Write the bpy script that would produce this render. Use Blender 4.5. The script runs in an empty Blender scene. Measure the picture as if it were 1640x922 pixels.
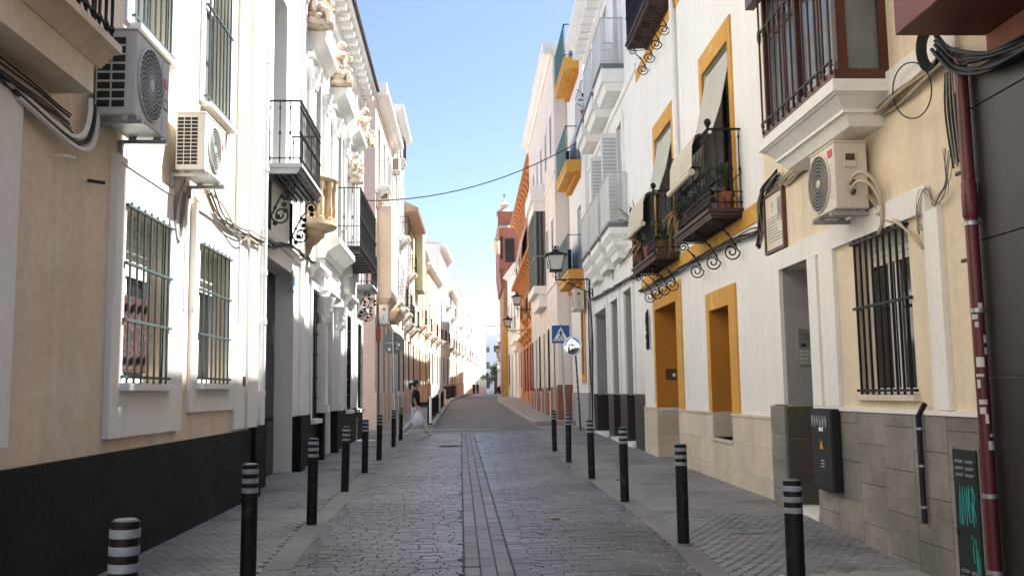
import bpy, bmesh, math, random
from mathutils import Vector, Matrix, noise
random.seed(7)
rad = math.radians
S = bpy.context.scene
COL = S.collection
# ------------------------------------------------------------------ camera
F, VPX, VPY, CAMH, ROLL = 1500.0, 755.0, 629.0, 1.4, 0.014
_r = Matrix.Rotation(ROLL, 3, 'Z')
_s = (_r.inverted() @ Vector((VPX - 820, 461 - VPY, -F))).normalized()
_p = math.atan2(-_s.y, -_s.z)
_u = Vector((0, math.cos(_p), -math.sin(_p)))
_u = (_u - _s * _u.dot(_s)).normalized()
_s = _r @ _s; _u = _r @ _u; _x = _s.cross(_u)
CAMROT = Matrix((_x, _s, _u))
CAMPOS = Vector((0, 0, CAMH))
cam = bpy.data.cameras.new('camera'); camo = bpy.data.objects.new('camera', cam); COL.objects.link(camo)
cam.sensor_width = 36; cam.lens = 36 * F / 1640; cam.clip_end = 3000; cam.clip_start = .05
camo.matrix_world = Matrix.Translation(CAMPOS) @ CAMROT.to_4x4()
S.camera = camo
# ------------------------------------------------------------------ light
SUND = Vector((-1, -.5, -1.72)).normalized()
W = bpy.data.worlds.new('World'); S.world = W; W.use_nodes = True
wn = W.node_tree.nodes; wl = W.node_tree.links
sky = wn.new('ShaderNodeTexSky'); sky.sky_type = 'NISHITA'; sky.sun_disc = False
sky.sun_elevation = math.asin(-SUND.z); sky.sun_rotation = math.atan2(-SUND.x, -SUND.y)
sky.air_density = .55; sky.dust_density = .8; sky.ozone_density = .3
bg = wn['Background']; wl.new(sky.outputs[0], bg.inputs[0]); bg.inputs[1].default_value = .06
sun = bpy.data.lights.new('sun', 'SUN'); sun.energy = 3.7; sun.angle = rad(.5); sun.color = (1, .98, .94)
suno = bpy.data.objects.new('sun', sun); COL.objects.link(suno)
suno.rotation_euler = SUND.to_track_quat('-Z', 'Y').to_euler(); suno.location = (20, -5, 40)
S.view_settings.view_transform = 'Standard'; S.view_settings.look = 'None'; S.view_settings.gamma = 1
S.view_settings.exposure = 2.5
S.cycles.max_bounces = 12; S.cycles.diffuse_bounces = 9
# ------------------------------------------------------------------ materials
def mat(name, col, rough=.8, var=.1, scale=.9, bump=0, bscale=60, metal=0, streak=0, rnd=0, fine=.05, spec=.5, emit=0, col2=None, c2=.55, c2s=1.2, trans=0):
    m = bpy.data.materials.new(name); m.use_nodes = True
    nt = m.node_tree; N = nt.nodes; L = nt.links; b = N['Principled BSDF']
    b.inputs['Roughness'].default_value = rough; b.inputs['Metallic'].default_value = metal
    b.inputs['Specular IOR Level'].default_value = spec
    geo = N.new('ShaderNodeNewGeometry')
    def noi(sc, det, vec=None):
        n = N.new('ShaderNodeTexNoise'); n.inputs['Scale'].default_value = sc; n.inputs['Detail'].default_value = det
        L.new(vec or geo.outputs['Position'], n.inputs['Vector']); return n.outputs[0]
    def rng(x, lo, hi, a=.3, c=.7):
        n = N.new('ShaderNodeMapRange'); L.new(x, n.inputs[0])
        for i, v in ((1, a), (2, c), (3, lo), (4, hi)): n.inputs[i].default_value = v
        return n.outputs[0]
    def mul(a, c):
        n = N.new('ShaderNodeMath'); n.operation = 'MULTIPLY'; L.new(a, n.inputs[0]); L.new(c, n.inputs[1]); return n.outputs[0]
    f = rng(noi(scale, 6), 1 - var, 1 + var * .6)
    if fine: f = mul(f, rng(noi(scale * 14, 4), 1 - fine, 1 + fine))
    if streak:
        mp = N.new('ShaderNodeMapping'); mp.inputs['Scale'].default_value = (5, 5, .35)
        L.new(geo.outputs['Position'], mp.inputs[0])
        f = mul(f, rng(noi(1, 5, mp.outputs[0]), 1 - streak, 1, .36, .56))
    if rnd:
        oi = N.new('ShaderNodeObjectInfo'); ad = N.new('ShaderNodeMath'); ad.operation = 'ADD'
        L.new(oi.outputs['Random'], ad.inputs[0]); L.new(geo.outputs['Random Per Island'], ad.inputs[1])
        fr = N.new('ShaderNodeMath'); fr.operation = 'FRACT'; L.new(ad.outputs[0], fr.inputs[0])
        f = mul(f, rng(fr.outputs[0], 1 - rnd, 1 + rnd, 0, 1))
    if col2:
        mx = N.new('ShaderNodeMix'); mx.data_type = 'RGBA'
        mx.inputs[6].default_value = (*col, 1); mx.inputs[7].default_value = (*col2, 1)
        L.new(rng(noi(c2s, 5), 0, 1, c2 - .04, c2 + .07), mx.inputs[0]); csrc = mx.outputs[2]
    else:
        rg = N.new('ShaderNodeRGB'); rg.outputs[0].default_value = (*col, 1); csrc = rg.outputs[0]
    vm = N.new('ShaderNodeVectorMath'); vm.operation = 'SCALE'
    L.new(csrc, vm.inputs[0]); L.new(f, vm.inputs['Scale'])
    L.new(vm.outputs[0], b.inputs['Base Color'])
    if bump:
        bp = N.new('ShaderNodeBump'); bp.inputs['Strength'].default_value = min(1, bump); bp.inputs['Distance'].default_value = .012
        L.new(noi(bscale, 6), bp.inputs['Height']); L.new(bp.outputs[0], b.inputs['Normal'])
    if emit:
        b.inputs['Emission Color'].default_value = (*col, 1); b.inputs['Emission Strength'].default_value = emit
    return m
M = dict(
    cream=mat('cream_plaster', (.72, .61, .47), .9, .12, .8, .5, 45, streak=.07, fine=.07, col2=(.80, .74, .64), c2=.53, c2s=.75),
    creamR=mat('cream_plaster_right', (.75, .645, .485), .9, .10, .8, .4, 50, streak=.08),
    white=mat('white_plaster', (.80, .79, .76), .88, .06, .6, .35, 40, streak=.05, fine=.025),
    white2=mat('white_paint', (.80, .79, .765), .8, .05, 1.2, .2, 60, streak=.05),
    greyw=mat('grey_plaster', (.33, .33, .34), .85, .1, 1, .3, 50),
    greywarm=mat('warm_grey_reveal', (.42, .38, .36), .85, .08, 1, .2, 50),
    green=mat('dark_green_plinth', (.005, .012, .0105), .7, .3, 1.2, .4, 30, streak=.25, spec=.22, col2=(.012, .017, .016), c2=.56, c2s=2.5),
    ochre=mat('ochre_paint', (.62, .32, .055), .8, .12, 1, .3, 50, streak=.1, col2=(.66, .42, .15), c2=.60, c2s=3.5),
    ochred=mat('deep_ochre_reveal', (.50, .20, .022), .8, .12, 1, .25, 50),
    trav=mat('travertine', (.62, .54, .42), .55, .16, 1.6, .12, 40, rnd=.09, fine=.1, col2=(.62, .56, .46), c2=.52, c2s=3),
    tile=mat('slate_tile', (.215, .203, .188), .5, .25, 1.1, .15, 30, rnd=.12, fine=.12, col2=(.255, .238, .215), c2=.5, c2s=2.2),
    tiled=mat('dark_slate_tile', (.10, .082, .07), .5, .2, 1.1, .15, 30, rnd=.15, fine=.12),
    darktile=mat('anthracite_slab', (.020, .018, .017), .45, .2, 1, .08, 30, rnd=.12),
    grout=mat('grout', (.19, .172, .155), .9),
    iron=mat('black_iron', (.008, .008, .009), .5, .2, 3, .3, 60, spec=.3),
    irong=mat('green_grey_iron', (.05, .075, .07), .5, .2, 3, .2, 60),
    rust=mat('rusty_iron', (.045, .022, .018), .6, .3, 4, .3, 60),
    wood=mat('dark_wood', (.075, .022, .012), .4, .35, 3, .2, 40),
    woodb=mat('brown_wood', (.10, .045, .02), .5, .3, 3, .2, 40),
    doorg=mat('dark_green_door', (.008, .015, .015), .4, .2, 2),
    glass=mat('dark_glass', (.02, .024, .028), .06, .3, 1, fine=0, spec=.6),
    glassl=mat('pale_glass', (.16, .18, .19), .08, .5, 1.3, fine=0, spec=.7),
    blind=mat('pale_roller_blind', (.62, .62, .58), .7, .05),
    redcloth=mat('red_patterned_curtain', (.055, .013, .011), .9, .3, 9, col2=(.12, .075, .06), c2=.56, c2s=24),
    acw=mat('white_enamel', (.72, .71, .67), .4, .05, 2, streak=.06),
    acg=mat('grey_enamel', (.50, .52, .53), .4, .06, 2, streak=.08),
    acc=mat('cream_enamel', (.68, .62, .52), .5, .08, 2, streak=.1),
    black=mat('black_plastic', (.006, .006, .007), .55, .2, 3),
    blackpl=mat('black_plinth_paint', (.014, .014, .015), .35, .2, 2),
    redlogo=mat('red_print', (.55, .02, .06), .5, 0, fine=0),
    steel=mat('galvanised_steel', (.40, .41, .42), .4, .15, 5, metal=.7),
    steelg=mat('grey_sign_back', (.16, .18, .18), .5, .12, 4),
    signblue=mat('blue_sign', (.01, .10, .33), .4, .05, 4), signw=mat('white_sign', (.85, .85, .85), .4, .02, 4),
    refl=mat('grey_reflective_band', (.27, .30, .33), .4, .3, 8, fine=.12),
    boll=mat('bollard_black', (.008, .008, .009), .55, .4, 5, .25, 40, spec=.3, col2=(.035, .034, .033), c2=.62, c2s=11),
    maroon=mat('maroon_paint', (.14, .026, .020), .55, .2, 2, .2, 40, streak=.15),
    maroonp=mat('maroon_pipe', (.10, .014, .016), .4, .2, 3, .2, 30),
    paver=mat('granite_sett', (.128, .133, .147), .36, .24, .55, .35, 70, rnd=.24, fine=.12, col2=(.082, .084, .094), c2=.5, c2s=.6),
    slab=mat('granite_channel_slab', (.128, .130, .138), .5, .14, .6, .35, 60, rnd=.25, fine=.12),
    hexa=mat('cement_hex_tile', (.225, .225, .228), .55, .24, .5, .4, 70, rnd=.10, fine=.12, col2=(.15, .145, .145), c2=.55, c2s=.8),
    joint=mat('paving_joint', (.062, .062, .066), .9, .2, 3),
    joint2=mat('walk_joint', (.15, .15, .152), .9, .2, 3),
    cement=mat('worn_cement', (.195, .192, .188), .75, .18, .9, .4, 40, fine=.12),
    asph=mat('asphalt', (.11, .11, .115), .7, .22, .35, .5, 90, fine=.16),
    kerb=mat('kerb_granite', (.36, .34, .32), .7, .12, 2, .3, 50, rnd=.12),
    pave=mat('far_paving', (.30, .28, .265), .8, .12, .8, .3, 40),
    earth=mat('ground', (.30, .28, .25), .9),
    stone=mat('carved_stone', (.52, .40, .26), .85, .2, 3, .5, 40),
    statue=mat('weathered_sculpture', (.58, .49, .40), .85, .25, 5, .5, 40, col2=(.36, .27, .20), c2=.56, c2s=7),
    pink=mat('pale_pink_plaster', (.77, .68, .61), .88, .07, .8, .2, 40, streak=.08),
    pinkd=mat('salmon_plaster', (.66, .50, .43), .88, .08, .8, .2, 40),
    peach=mat('peach_plaster', (.78, .64, .50), .88, .07, .8, .2, 40, streak=.06),
    terra=mat('terracotta_plinth', (.27, .105, .07), .8, .12, 1.5, .2, 40),
    orange=mat('orange_plaster', (.52, .24, .10), .85, .1, 1, .2, 40),
    redp=mat('red_shutter', (.26, .03, .015), .6, .12, 2),
    brick=mat('pale_brick', (.42, .27, .16), .9, .22, 3, .4, 20, col2=(.34, .19, .11), c2=.5, c2s=9),
    roof=mat('roof_tile', (.44, .30, .22), .85, .2, 2, .3, 20, rnd=.2),
    roofl=mat('pale_roof_tile', (.58, .47, .38), .85, .15, 2, rnd=.12),
    yellow=mat('yellow_plaster', (.76, .64, .40), .88, .08, .9, .2, 40),
    sage=mat('sage_green_plaster', (.36, .38, .26), .88, .08, .9, .2, 40),
    lam=mat('frosted_lamp_glass', (.62, .63, .62), .3, .05, 3),
    gmesh=mat('green_screen_cloth', (.02, .10, .085), .7, .12, 3),
    gmeshd=mat('dark_green_screen_cloth', (.02, .055, .05), .7, .12, 3),
    leaf=mat('leaf', (.055, .09, .03), .55, .3, 3, rnd=.3), leafd=mat('dark_leaf', (.03, .05, .02), .55, .3, 3, rnd=.3),
    dry=mat('dry_leaf', (.30, .20, .10), .8, .2, 3, rnd=.2),
    pot=mat('clay_pot', (.24, .08, .04), .8, .15, 4),
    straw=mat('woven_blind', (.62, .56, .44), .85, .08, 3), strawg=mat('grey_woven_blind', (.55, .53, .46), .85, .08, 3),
    cablek=mat('black_cable', (.007, .007, .008), .6, .2, 3), cableg=mat('grey_cable', (.22, .20, .18), .6, .2, 3),
    cablec=mat('cream_cable', (.50, .42, .30), .6, .15, 3), cablew=mat('white_pipe_lagging', (.70, .68, .64), .6, .1, 3),
    plaque=mat('glazed_tile_plaque', (.62, .58, .47), .35, .06, 3), ink=mat('ink', (.16, .15, .15), .6, .1, 6, fine=0),
    graf=mat('teal_spray_paint', (.05, .42, .36), .6, 0, fine=0), grafw=mat('white_spray_paint', (.7, .7, .7), .6, 0, fine=0),
    warn=mat('yellow_warning', (.65, .30, .02), .5, 0, fine=0), flagy=mat('yellow_cloth', (.70, .60, .28), .8, .05), flagw=mat('white_cloth', (.78, .72, .68), .8, .05),
    skin=mat('skin', (.48, .27, .19), .55, .05, 6), hair=mat('dark_hair', (.012, .008, .007), .45, .2, 9), tshirt=mat('black_cotton', (.012, .012, .015), .9, .2, 6),
    trousers=mat('light_grey_trousers', (.60, .60, .63), .9, .08, 5), bagw=mat('white_plastic_bag', (.80, .82, .86), .35, .08, 8), shoe=mat('white_shoe', (.7, .7, .7), .6),
    mirror=mat('convex_mirror_glass', (.75, .77, .78), .03, 0, metal=1, fine=0),
    sticker=mat('torn_stickers', (.62, .6, .58), .7, .2, 9), bluewall=mat('pale_blue_white_plaster', (.74, .77, .8), .85, .05),
    aluf=mat('aluminium_frame', (.45, .46, .47), .35, .05, 3, metal=.4),
    purple=mat('purple_cloth', (.06, .015, .06), .9),
)
# ------------------------------------------------------------------ builders
WLOC = {}
def wloc(o): return WLOC.get(o.name, Vector((0, 0, 0)))
class MB:
    def __init__(s): s.v = []; s.f = []
    def add(s, vs, fs):
        k = len(s.v); s.v += [Vector(p) for p in vs]; s.f += [[i + k for i in f] for f in fs]; return s
    def hexa(s, c):      # 8 corners: bottom 4 then top 4
        return s.add(c, [(0, 1, 2, 3), (4, 5, 6, 7), (0, 1, 5, 4), (1, 2, 6, 5), (2, 3, 7, 6), (3, 0, 4, 7)])
    def box(s, a, b):
        x0, y0, z0 = a; x1, y1, z1 = b
        return s.hexa([(x0, y0, z0), (x1, y0, z0), (x1, y1, z0), (x0, y1, z0), (x0, y0, z1), (x1, y0, z1), (x1, y1, z1), (x0, y1, z1)])
    def fb(s, f, u0, u1, v0, v1, w0, w1):
        P = f.P
        return s.hexa([P(u0, v0, w0), P(u1, v0, w0), P(u1, v0, w1), P(u0, v0, w1), P(u0, v1, w0), P(u1, v1, w0), P(u1, v1, w1), P(u0, v1, w1)])
    def fr2(s, f, b, t):  # frustum: (u0,u1,w1,v) bottom and top, back at the wall
        P = f.P
        return s.hexa([P(b[0], b[3], -.02), P(b[1], b[3], -.02), P(b[1], b[3], b[2]), P(b[0], b[3], b[2]), P(t[0], t[3], -.02), P(t[1], t[3], -.02), P(t[1], t[3], t[2]), P(t[0], t[3], t[2])])
    def prof(s, f, u0, u1, pts):  # (w,v) outline along u
        n = len(pts); vs = [f.P(u0, v, w) for w, v in pts] + [f.P(u1, v, w) for w, v in pts]
        return s.add(vs, [list(range(n)), list(range(n, 2 * n))] + [(i, (i + 1) % n, n + (i + 1) % n, n + i) for i in range(n)])
    def tube(s, pts, r, n=6, cap=True):
        pts = [Vector(p) for p in pts]; k0 = len(s.v); vs = []; fs = []; m = len(pts); up = None
        for i, p in enumerate(pts):
            d = (pts[min(i + 1, m - 1)] - pts[max(i - 1, 0)]).normalized()
            if up is None: up = Vector((0, 0, 1)) if abs(d.z) < .9 else Vector((1, 0, 0))
            a = d.cross(up)
            if a.length < 1e-4: a = d.cross(Vector((0, 1, 0)))
            a.normalize(); b = a.cross(d).normalized(); up = b
            rr = r[i] if isinstance(r, (list, tuple)) else r
            for j in range(n):
                t = 2 * math.pi * (j + .5) / n
                vs.append(p + a * math.cos(t) * rr + b * math.sin(t) * rr)
        for i in range(m - 1):
            for j in range(n): fs.append((i * n + j, i * n + (j + 1) % n, (i + 1) * n + (j + 1) % n, (i + 1) * n + j))
        if cap: fs += [list(range(n)), list(range((m - 1) * n, m * n))]
        return s.add(vs, fs)
    def lathe(s, prof, c=(0, 0, 0), n=10, a0=0, a1=2 * math.pi, A=None, B=None, Z=None):
        c = Vector(c); A = A or Vector((1, 0, 0)); B = B or Vector((0, 1, 0)); Z = Z or Vector((0, 0, 1)); full = a1 - a0 > 6.28
        k = n if full else n + 1; vs = []; fs = []
        for r, z in prof:
            for j in range(k):
                t = a0 + (a1 - a0) * j / n; vs.append(c + A * (r * math.cos(t)) + B * (r * math.sin(t)) + Z * z)
        for i in range(len(prof) - 1):
            for j in range(n if full else n):
                j2 = (j + 1) % k
                if not full and j == n: continue
                fs.append((i * k + j, i * k + j2, (i + 1) * k + j2, (i + 1) * k + j))
        fs += [list(range(k)), list(range((len(prof) - 1) * k, len(prof) * k))]
        return s.add(vs, fs)
    def ball(s, c, r, n=8, sc=(1, 1, 1)):
        m = max(4, n // 2 + 1); pr = [(math.sin(math.pi * i / m), -math.cos(math.pi * i / m)) for i in range(m + 1)]
        k0 = len(s.v); s.lathe([(max(.02, a), b) for a, b in pr], (0, 0, 0), n)
        for i in range(k0, len(s.v)):
            p = s.v[i]; s.v[i] = Vector((c[0] + p.x * r * sc[0], c[1] + p.y * r * sc[1], c[2] + p.z * r * sc[2]))
        return s
    def mesh(s, name, m, org=Vector((0, 0, 0)), smooth=False, recalc=True):
        me = bpy.data.meshes.new(name); me.from_pydata([tuple(p - org) for p in s.v], [], s.f)
        if recalc:
            bm = bmesh.new(); bm.from_mesh(me); bmesh.ops.recalc_face_normals(bm, faces=bm.faces); bm.to_mesh(me); bm.free()
        me.materials.append(M[m] if isinstance(m, str) else m)
        if smooth:
            for p in me.polygons: p.use_smooth = True
            try: me.set_sharp_from_angle(angle=rad(40))
            except Exception: pass
        return me
    def build(s, name, m, parent=None, smooth=False, bevel=0, org=None):
        if parent is not None: o0 = wloc(parent)
        elif org is not None: o0 = Vector(org)
        else:
            xs = [p.x for p in s.v]; ys = [p.y for p in s.v]
            o0 = Vector(((min(xs) + max(xs)) / 2, (min(ys) + max(ys)) / 2, min(p.z for p in s.v)))
        o = bpy.data.objects.new(name, s.mesh(name, m, o0, smooth)); COL.objects.link(o); WLOC[o.name] = o0
        if parent is not None: o.parent = parent
        else: o.location = o0
        if bevel:
            b = o.modifiers.new('bevel', 'BEVEL'); b.width = bevel; b.segments = 2; b.limit_method = 'ANGLE'
        return o
def tag(o, label=None, cat=None, group=None, kind=None):
    if label: o['label'] = label
    if cat: o['category'] = cat
    if group: o['group'] = group
    if kind: o['kind'] = kind
    return o
def thing(name, label, cat, loc, group=None):
    o = bpy.data.objects.new(name, None); COL.objects.link(o); o.location = loc; o.empty_display_size = .2
    WLOC[o.name] = Vector(loc); return tag(o, label, cat, group)
def inst(name, me, parent, pos, rot=(0, 0, 0), sc=(1, 1, 1)):
    o = bpy.data.objects.new(name, me); COL.objects.link(o); WLOC[o.name] = Vector(pos)
    o.location = Vector(pos) - (wloc(parent) if parent is not None else Vector((0, 0, 0))); o.rotation_euler = rot; o.scale = sc
    if parent is not None: o.parent = parent
    return o
class Fr:                                     # a facade: u along the street, v up, w out of the wall
    def __init__(s, x0, y0, x1, y1, side):
        s.o = Vector((x0, y0, 0)); s.d = (Vector((x1, y1, 0)) - s.o).normalized()
        s.n = Vector((s.d.y, -s.d.x, 0)) if side == 'L' else Vector((-s.d.y, s.d.x, 0))
        s.side = side; s.rz = math.atan2(s.n.y, s.n.x)
    def P(s, u, v, w=0): return s.o + s.d * u + s.n * w + Vector((0, 0, v))
    def px(s, x, y, w=0):                     # where a sight line of the photograph meets the plane w
        r = CAMROT @ Vector((x - 820, 461 - y, -F)); o = s.o + s.n * w
        t = (o - CAMPOS).dot(s.n) / r.dot(s.n); p = CAMPOS + r * t
        return (p - o).dot(s.d), p.z
    def R(s, xa, ya, xb, yb, w=0):
        (u0, v0), (u1, v1) = s.px(xa, ya, w), s.px(xb, yb, w)
        return min(u0, u1), max(u0, u1), min(v0, v1), max(v0, v1)
    def yu(s, Y): return (Y - s.o.y) / s.d.y
def holes(mb, O, A, B, N, a0, a1, b0, b1, rects, depth):
    O = Vector(O); aa = sorted({a0, a1} | {min(max(x, a0), a1) for r in rects for x in r[:2]}); bb = sorted({b0, b1} | {min(max(x, b0), b1) for r in rects for x in r[2:4]})
    for i in range(len(aa) - 1):
        for j in range(len(bb) - 1):
            ca, cb = (aa[i] + aa[i + 1]) / 2, (bb[j] + bb[j + 1]) / 2
            if any(r[0] < ca < r[1] and r[2] < cb < r[3] for r in rects): continue
            mb.add([O + A * aa[i] + B * bb[j], O + A * aa[i + 1] + B * bb[j], O + A * aa[i + 1] + B * bb[j + 1], O + A * aa[i] + B * bb[j + 1]], [(0, 1, 2, 3)])
    for r in rects:
        d = r[4] if len(r) > 4 else depth; c = [(r[0], r[2]), (r[1], r[2]), (r[1], r[3]), (r[0], r[3])]
        for k in range(4):
            p, q = c[k], c[(k + 1) % 4]
            mb.add([O + A * p[0] + B * p[1], O + A * q[0] + B * q[1], O + A * q[0] + B * q[1] - N * d, O + A * p[0] + B * p[1] - N * d], [(0, 1, 2, 3)])
def house(f, u0, u1, vtop, depth, wallm, openings, name, label, roofm='roofl', cat='house', group=None, vb=-.6, rd=.3, parapet=.0):
    h = thing(name, label, cat, f.P((u0 + u1) / 2, 0, 0), group)
    u0 += .004; u1 -= .004
    mb = MB(); Z = Vector((0, 0, 1)); holes(mb, f.o, f.d, Z, f.n, u0, u1, vb, vtop, openings, rd); P = f.P
    for u in (u0, u1): mb.add([P(u, vb, 0), P(u, vtop, 0), P(u, vtop, -depth), P(u, vb, -depth)], [(0, 1, 2, 3)])
    mb.add([P(u0, vb, -depth), P(u1, vb, -depth), P(u1, vtop, -depth), P(u0, vtop, -depth)], [(0, 1, 2, 3)])
    me = mb.build('wall', wallm, h)
    r = MB(); r.fb(f, u0 + .01, u1 - .01, vtop - .05, vtop + .06, -depth + .01, -.01); r.build('roof', roofm, h)
    return h
def window(f, h, r, depth=.2, fm='white2', gm='glass', nx=2, ny=2, fw=.05, name='window', blind=0):
    u0, u1, v0, v1 = r[:4]; w = -depth; mb = MB()
    mb.fb(f, u0, u0 + fw, v0, v1, w - .05, w); mb.fb(f, u1 - fw, u1, v0, v1, w - .05, w)
    mb.fb(f, u0 + fw, u1 - fw, v0, v0 + fw, w - .05, w); mb.fb(f, u0 + fw, u1 - fw, v1 - fw, v1, w - .05, w)
    iu0, iu1, iv0, iv1 = u0 + fw, u1 - fw, v0 + fw, v1 - fw; b = .025
    us = [iu0 + (iu1 - iu0) * i / nx for i in range(nx + 1)]; vs = [iv0 + (iv1 - iv0) * i / ny for i in range(ny + 1)]
    for x in us[1:-1]: mb.fb(f, x - b, x + b, iv0, iv1, w - .045, w - .004)
    for i in range(nx):
        a = us[i] + (b if i else 0); c = us[i + 1] - (b if i < nx - 1 else 0)
        for y in vs[1:-1]: mb.fb(f, a, c, y - b * .7, y + b * .7, w - .042, w - .006)
    o = mb.build(name, fm, h)
    for i in range(nx):
        for j in range(ny):
            p = MB(); p.fb(f, us[i] - .005, us[i + 1] + .005, vs[j] - .004, vs[j + 1] + .004, w - .036 - .0, w - .028); p.build('pane', gm, o)
    if blind:
        p = MB(); n = max(3, int((iv1 - iv0) * blind / .07))
        for k in range(n):
            t = iv1 - k * (iv1 - iv0) * blind / n; p.fb(f, iu0, iu1, t - (iv1 - iv0) * blind / n + .006, t, w - .02, w + .012)
        p.build('roller_blind', 'blind', o)
    return o
def door(f, h, r, depth=.3, m='doorg', panels=3, leaves=1, name='door'):
    u0, u1, v0, v1 = r[:4]; w = -depth; mb = MB(); mb.fb(f, u0, u1, v0, v1, w - .06, w); o = mb.build(name, m, h)
    lw = (u1 - u0) / leaves
    for l in range(leaves):
        for k in range(panels):
            a = v0 + .12 + (v1 - v0 - .2) * k / panels; b = v0 + .05 + (v1 - v0 - .2) * (k + 1) / panels
            p = MB(); p.prof(f, u0 + lw * l + .1, u0 + lw * (l + 1) - .1, [(w - .01, a), (w + .025, a + .03), (w + .025, b - .03), (w - .01, b)]); p.build('door_panel', m, o)
    p = MB(); p.ball(f.P(u0 + .12, v0 + 1.05, w + .05), .035, 8); p.build('handle', 'steel', o, True)
    return o
_bars = {}
def barmesh(L, r, m, kind='bar'):
    k = (round(L, 2), r, m, kind)
    if k not in _bars:
        mb = MB()
        if kind == 'bar': mb.lathe([(r, 0), (r, L)], n=6)
        elif kind == 'flat': mb.box((-r, -r * .4, 0), (r, r * .4, L))
        else:
            mb.lathe([(r, 0), (r, .06), (r * 2.1, .09), (r, .12), (r * 1.1, L * .3), (r, L * .46), (r * 1.9, L * .48), (r * 2.3, L * .5), (r * 1.9, L * .52), (r, L * .54), (r * 1.1, L * .7), (r, L - .12), (r * 2.1, L - .09), (r, L - .06), (r, L)], n=6)
        _bars[k] = mb.mesh(kind, m, smooth=True)
    return _bars[k]
def grille(f, h, r, n, m='iron', w=.05, rails=(.0, .38, 1.0), rr=.010, over=.03, flat=False):
    u0, u1, v0, v1 = r[:4]; mb = MB()
    for t in rails:
        v = v0 + (v1 - v0) * t; mb.fb(f, u0 - over, u1 + over, v - .012, v + .012, w - .014, w + .014)
        for u in (u0 - over + .01, u1 + over - .01): mb.fb(f, u - .012, u + .012, v - .011, v + .011, -.06, w - .0145)
    o = mb.build('grille', m, h); me = barmesh(v1 - v0 + .04, rr, m)
    for i in range(n):
        inst('bar', me, o, f.P(u0 + (u1 - u0) * (i + .5) / n, v0 - .02, w + .0), (0, 0, f.rz))
    return o
def scroll(f, u, v, w, s=1.0):                # iron S bracket under a balcony
    pts = []
    for i in range(22, -1, -1):
        a = i / 22 * 3.3 * math.pi; q = .02 + .085 * (i / 22); pts.append((w - .12 * s + q * math.cos(a - .3) * s, v - .13 * s + q * math.sin(a - .3) * s))
    pts = pts[::-1]
    ex = pts[-1]; st = [(ex[0] - (ex[0] - .06) * t, ex[1] - (ex[1] - (v - .62 * s)) * t + .05 * math.sin(t * math.pi)) for t in (.2, .4, .6, .8, .95)]
    low = []
    for i in range(0, 26):
        a = i / 25 * 3.2 * math.pi; q = .15 * (1 - i / 25 * .82); low.append((.2 * s + q * math.cos(math.pi + a) * s, v - .62 * s - q * math.sin(a) * s))
    P = [f.P(u, y, x) for x, y in pts + st + low]
    mb = MB(); mb.tube(P, .014 * s, 6)
    for t in (st[1], st[3]): mb.ball(f.P(u, t[1], t[0]), .03 * s, 6)
    return mb
def slabmb(f, u0, u1, w, v, th, step=.05):
    mb = MB(); mb.fb(f, u0, u1, v - th * .4, v, -.02, w); mb.prof(f, u0 + step * .5, u1 - step * .5, [(-.02, v - th), (w - step - .04, v - th), (w - step, v - th * .7), (w - step * .6, v - th * .4 - .001), (-.02, v - th * .4 - .001)]); return mb
def balcony(f, h, u0, u1, w, v, th=.14, rh=1.0, sm='white2', im='iron', step=.11, kind='baluster', r=.009, low=.0, name='balcony', finial=False, panel=None, slab=None):
    o = (slab or slabmb(f, u0, u1, w, v, th)).build(name, sm, h)
    i = .04; path = [(u0 + i, 0), (u0 + i, w - i), (u1 - i, w - i), (u1 - i, 0)]; mb = MB()
    hts = [(rh, .02), (.09, .012)] + ([(low, .012)] if low else [])
    for hh, q in hts:
        mb = MB()
        for a, b in zip(path[:-1], path[1:]):
            ua, ub = sorted((a[0], b[0])); wa, wb = sorted((a[1], b[1]))
            if ub - ua < .001: mb.fb(f, ua - q, ua + q, v + hh - q * .6, v + hh + q * .6, wa, wb - q)
            else: mb.fb(f, ua - q, ub + q, v + hh - q * .6, v + hh + q * .6, wa - q + .0005, wa + q)
        mb.build('rail', im, o)
    if finial:
        mb = MB()
        for u in (u0 + i, u1 - i): mb.lathe([(.012, 0), (.03, .03), (.055, .08), (.04, .12), (.01, .14)], f.P(u, v + rh + .012, w - i), 8)
        mb.build('finial', im, o, True)
    me = barmesh(rh - .02, r, im, kind); ps = []
    nu = max(2, round((u1 - u0 - 2 * i) / step)); nw = max(1, round((w - i) / (step * 1.35)))
    for k in range(nu + 1): ps.append((u0 + i + (u1 - u0 - 2 * i) * k / nu, w - i))
    for k in range(nw):
        for u in (u0 + i, u1 - i): ps.append((u, .03 + (w - i - .03) * k / nw))
    if panel:
        pm, kindp = panel; mb = MB()
        if kindp == 'sheet':
            mb.fb(f, u0 + .01, u1 - .01, v + .05, v + rh + .02, w - .012, w - .006)
            mb.fb(f, u1 - .012, u1 - .006, v + .05, v + rh + .02, .02, w - .013)
            mb.build('screen_cloth', pm, o)
        else:
            n = int((u1 - u0) / .045)
            for k in range(n): 
                u = u0 + .03 + (u1 - u0 - .06) * k / n; mb.fb(f, u - .006, u + .006, v + .02, v + rh, w - .05, w - .038)
            for k in range(int(w / .045)):
                q = .02 + k * .045
                for u in (u0 + .03, u1 - .03): mb.fb(f, u - .006, u + .006, v + .02, v + rh, q - .006, q + .006)
            tag(mb.build('rail_mesh', pm, o), kind='stuff')
        ps = [ps[0], ps[nu], ps[nu + 1], ps[nu + 2]]
    for u, q in ps: inst('baluster' if kind != 'bar' else 'bar', me, o, f.P(u, v, q))
    return o
def band(f, h, name, m, u0, u1, v0, v1, w, w0=-.02): return MB().fb(f, u0, u1, v0, v1, w0, w).build(name, m, h)
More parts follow.
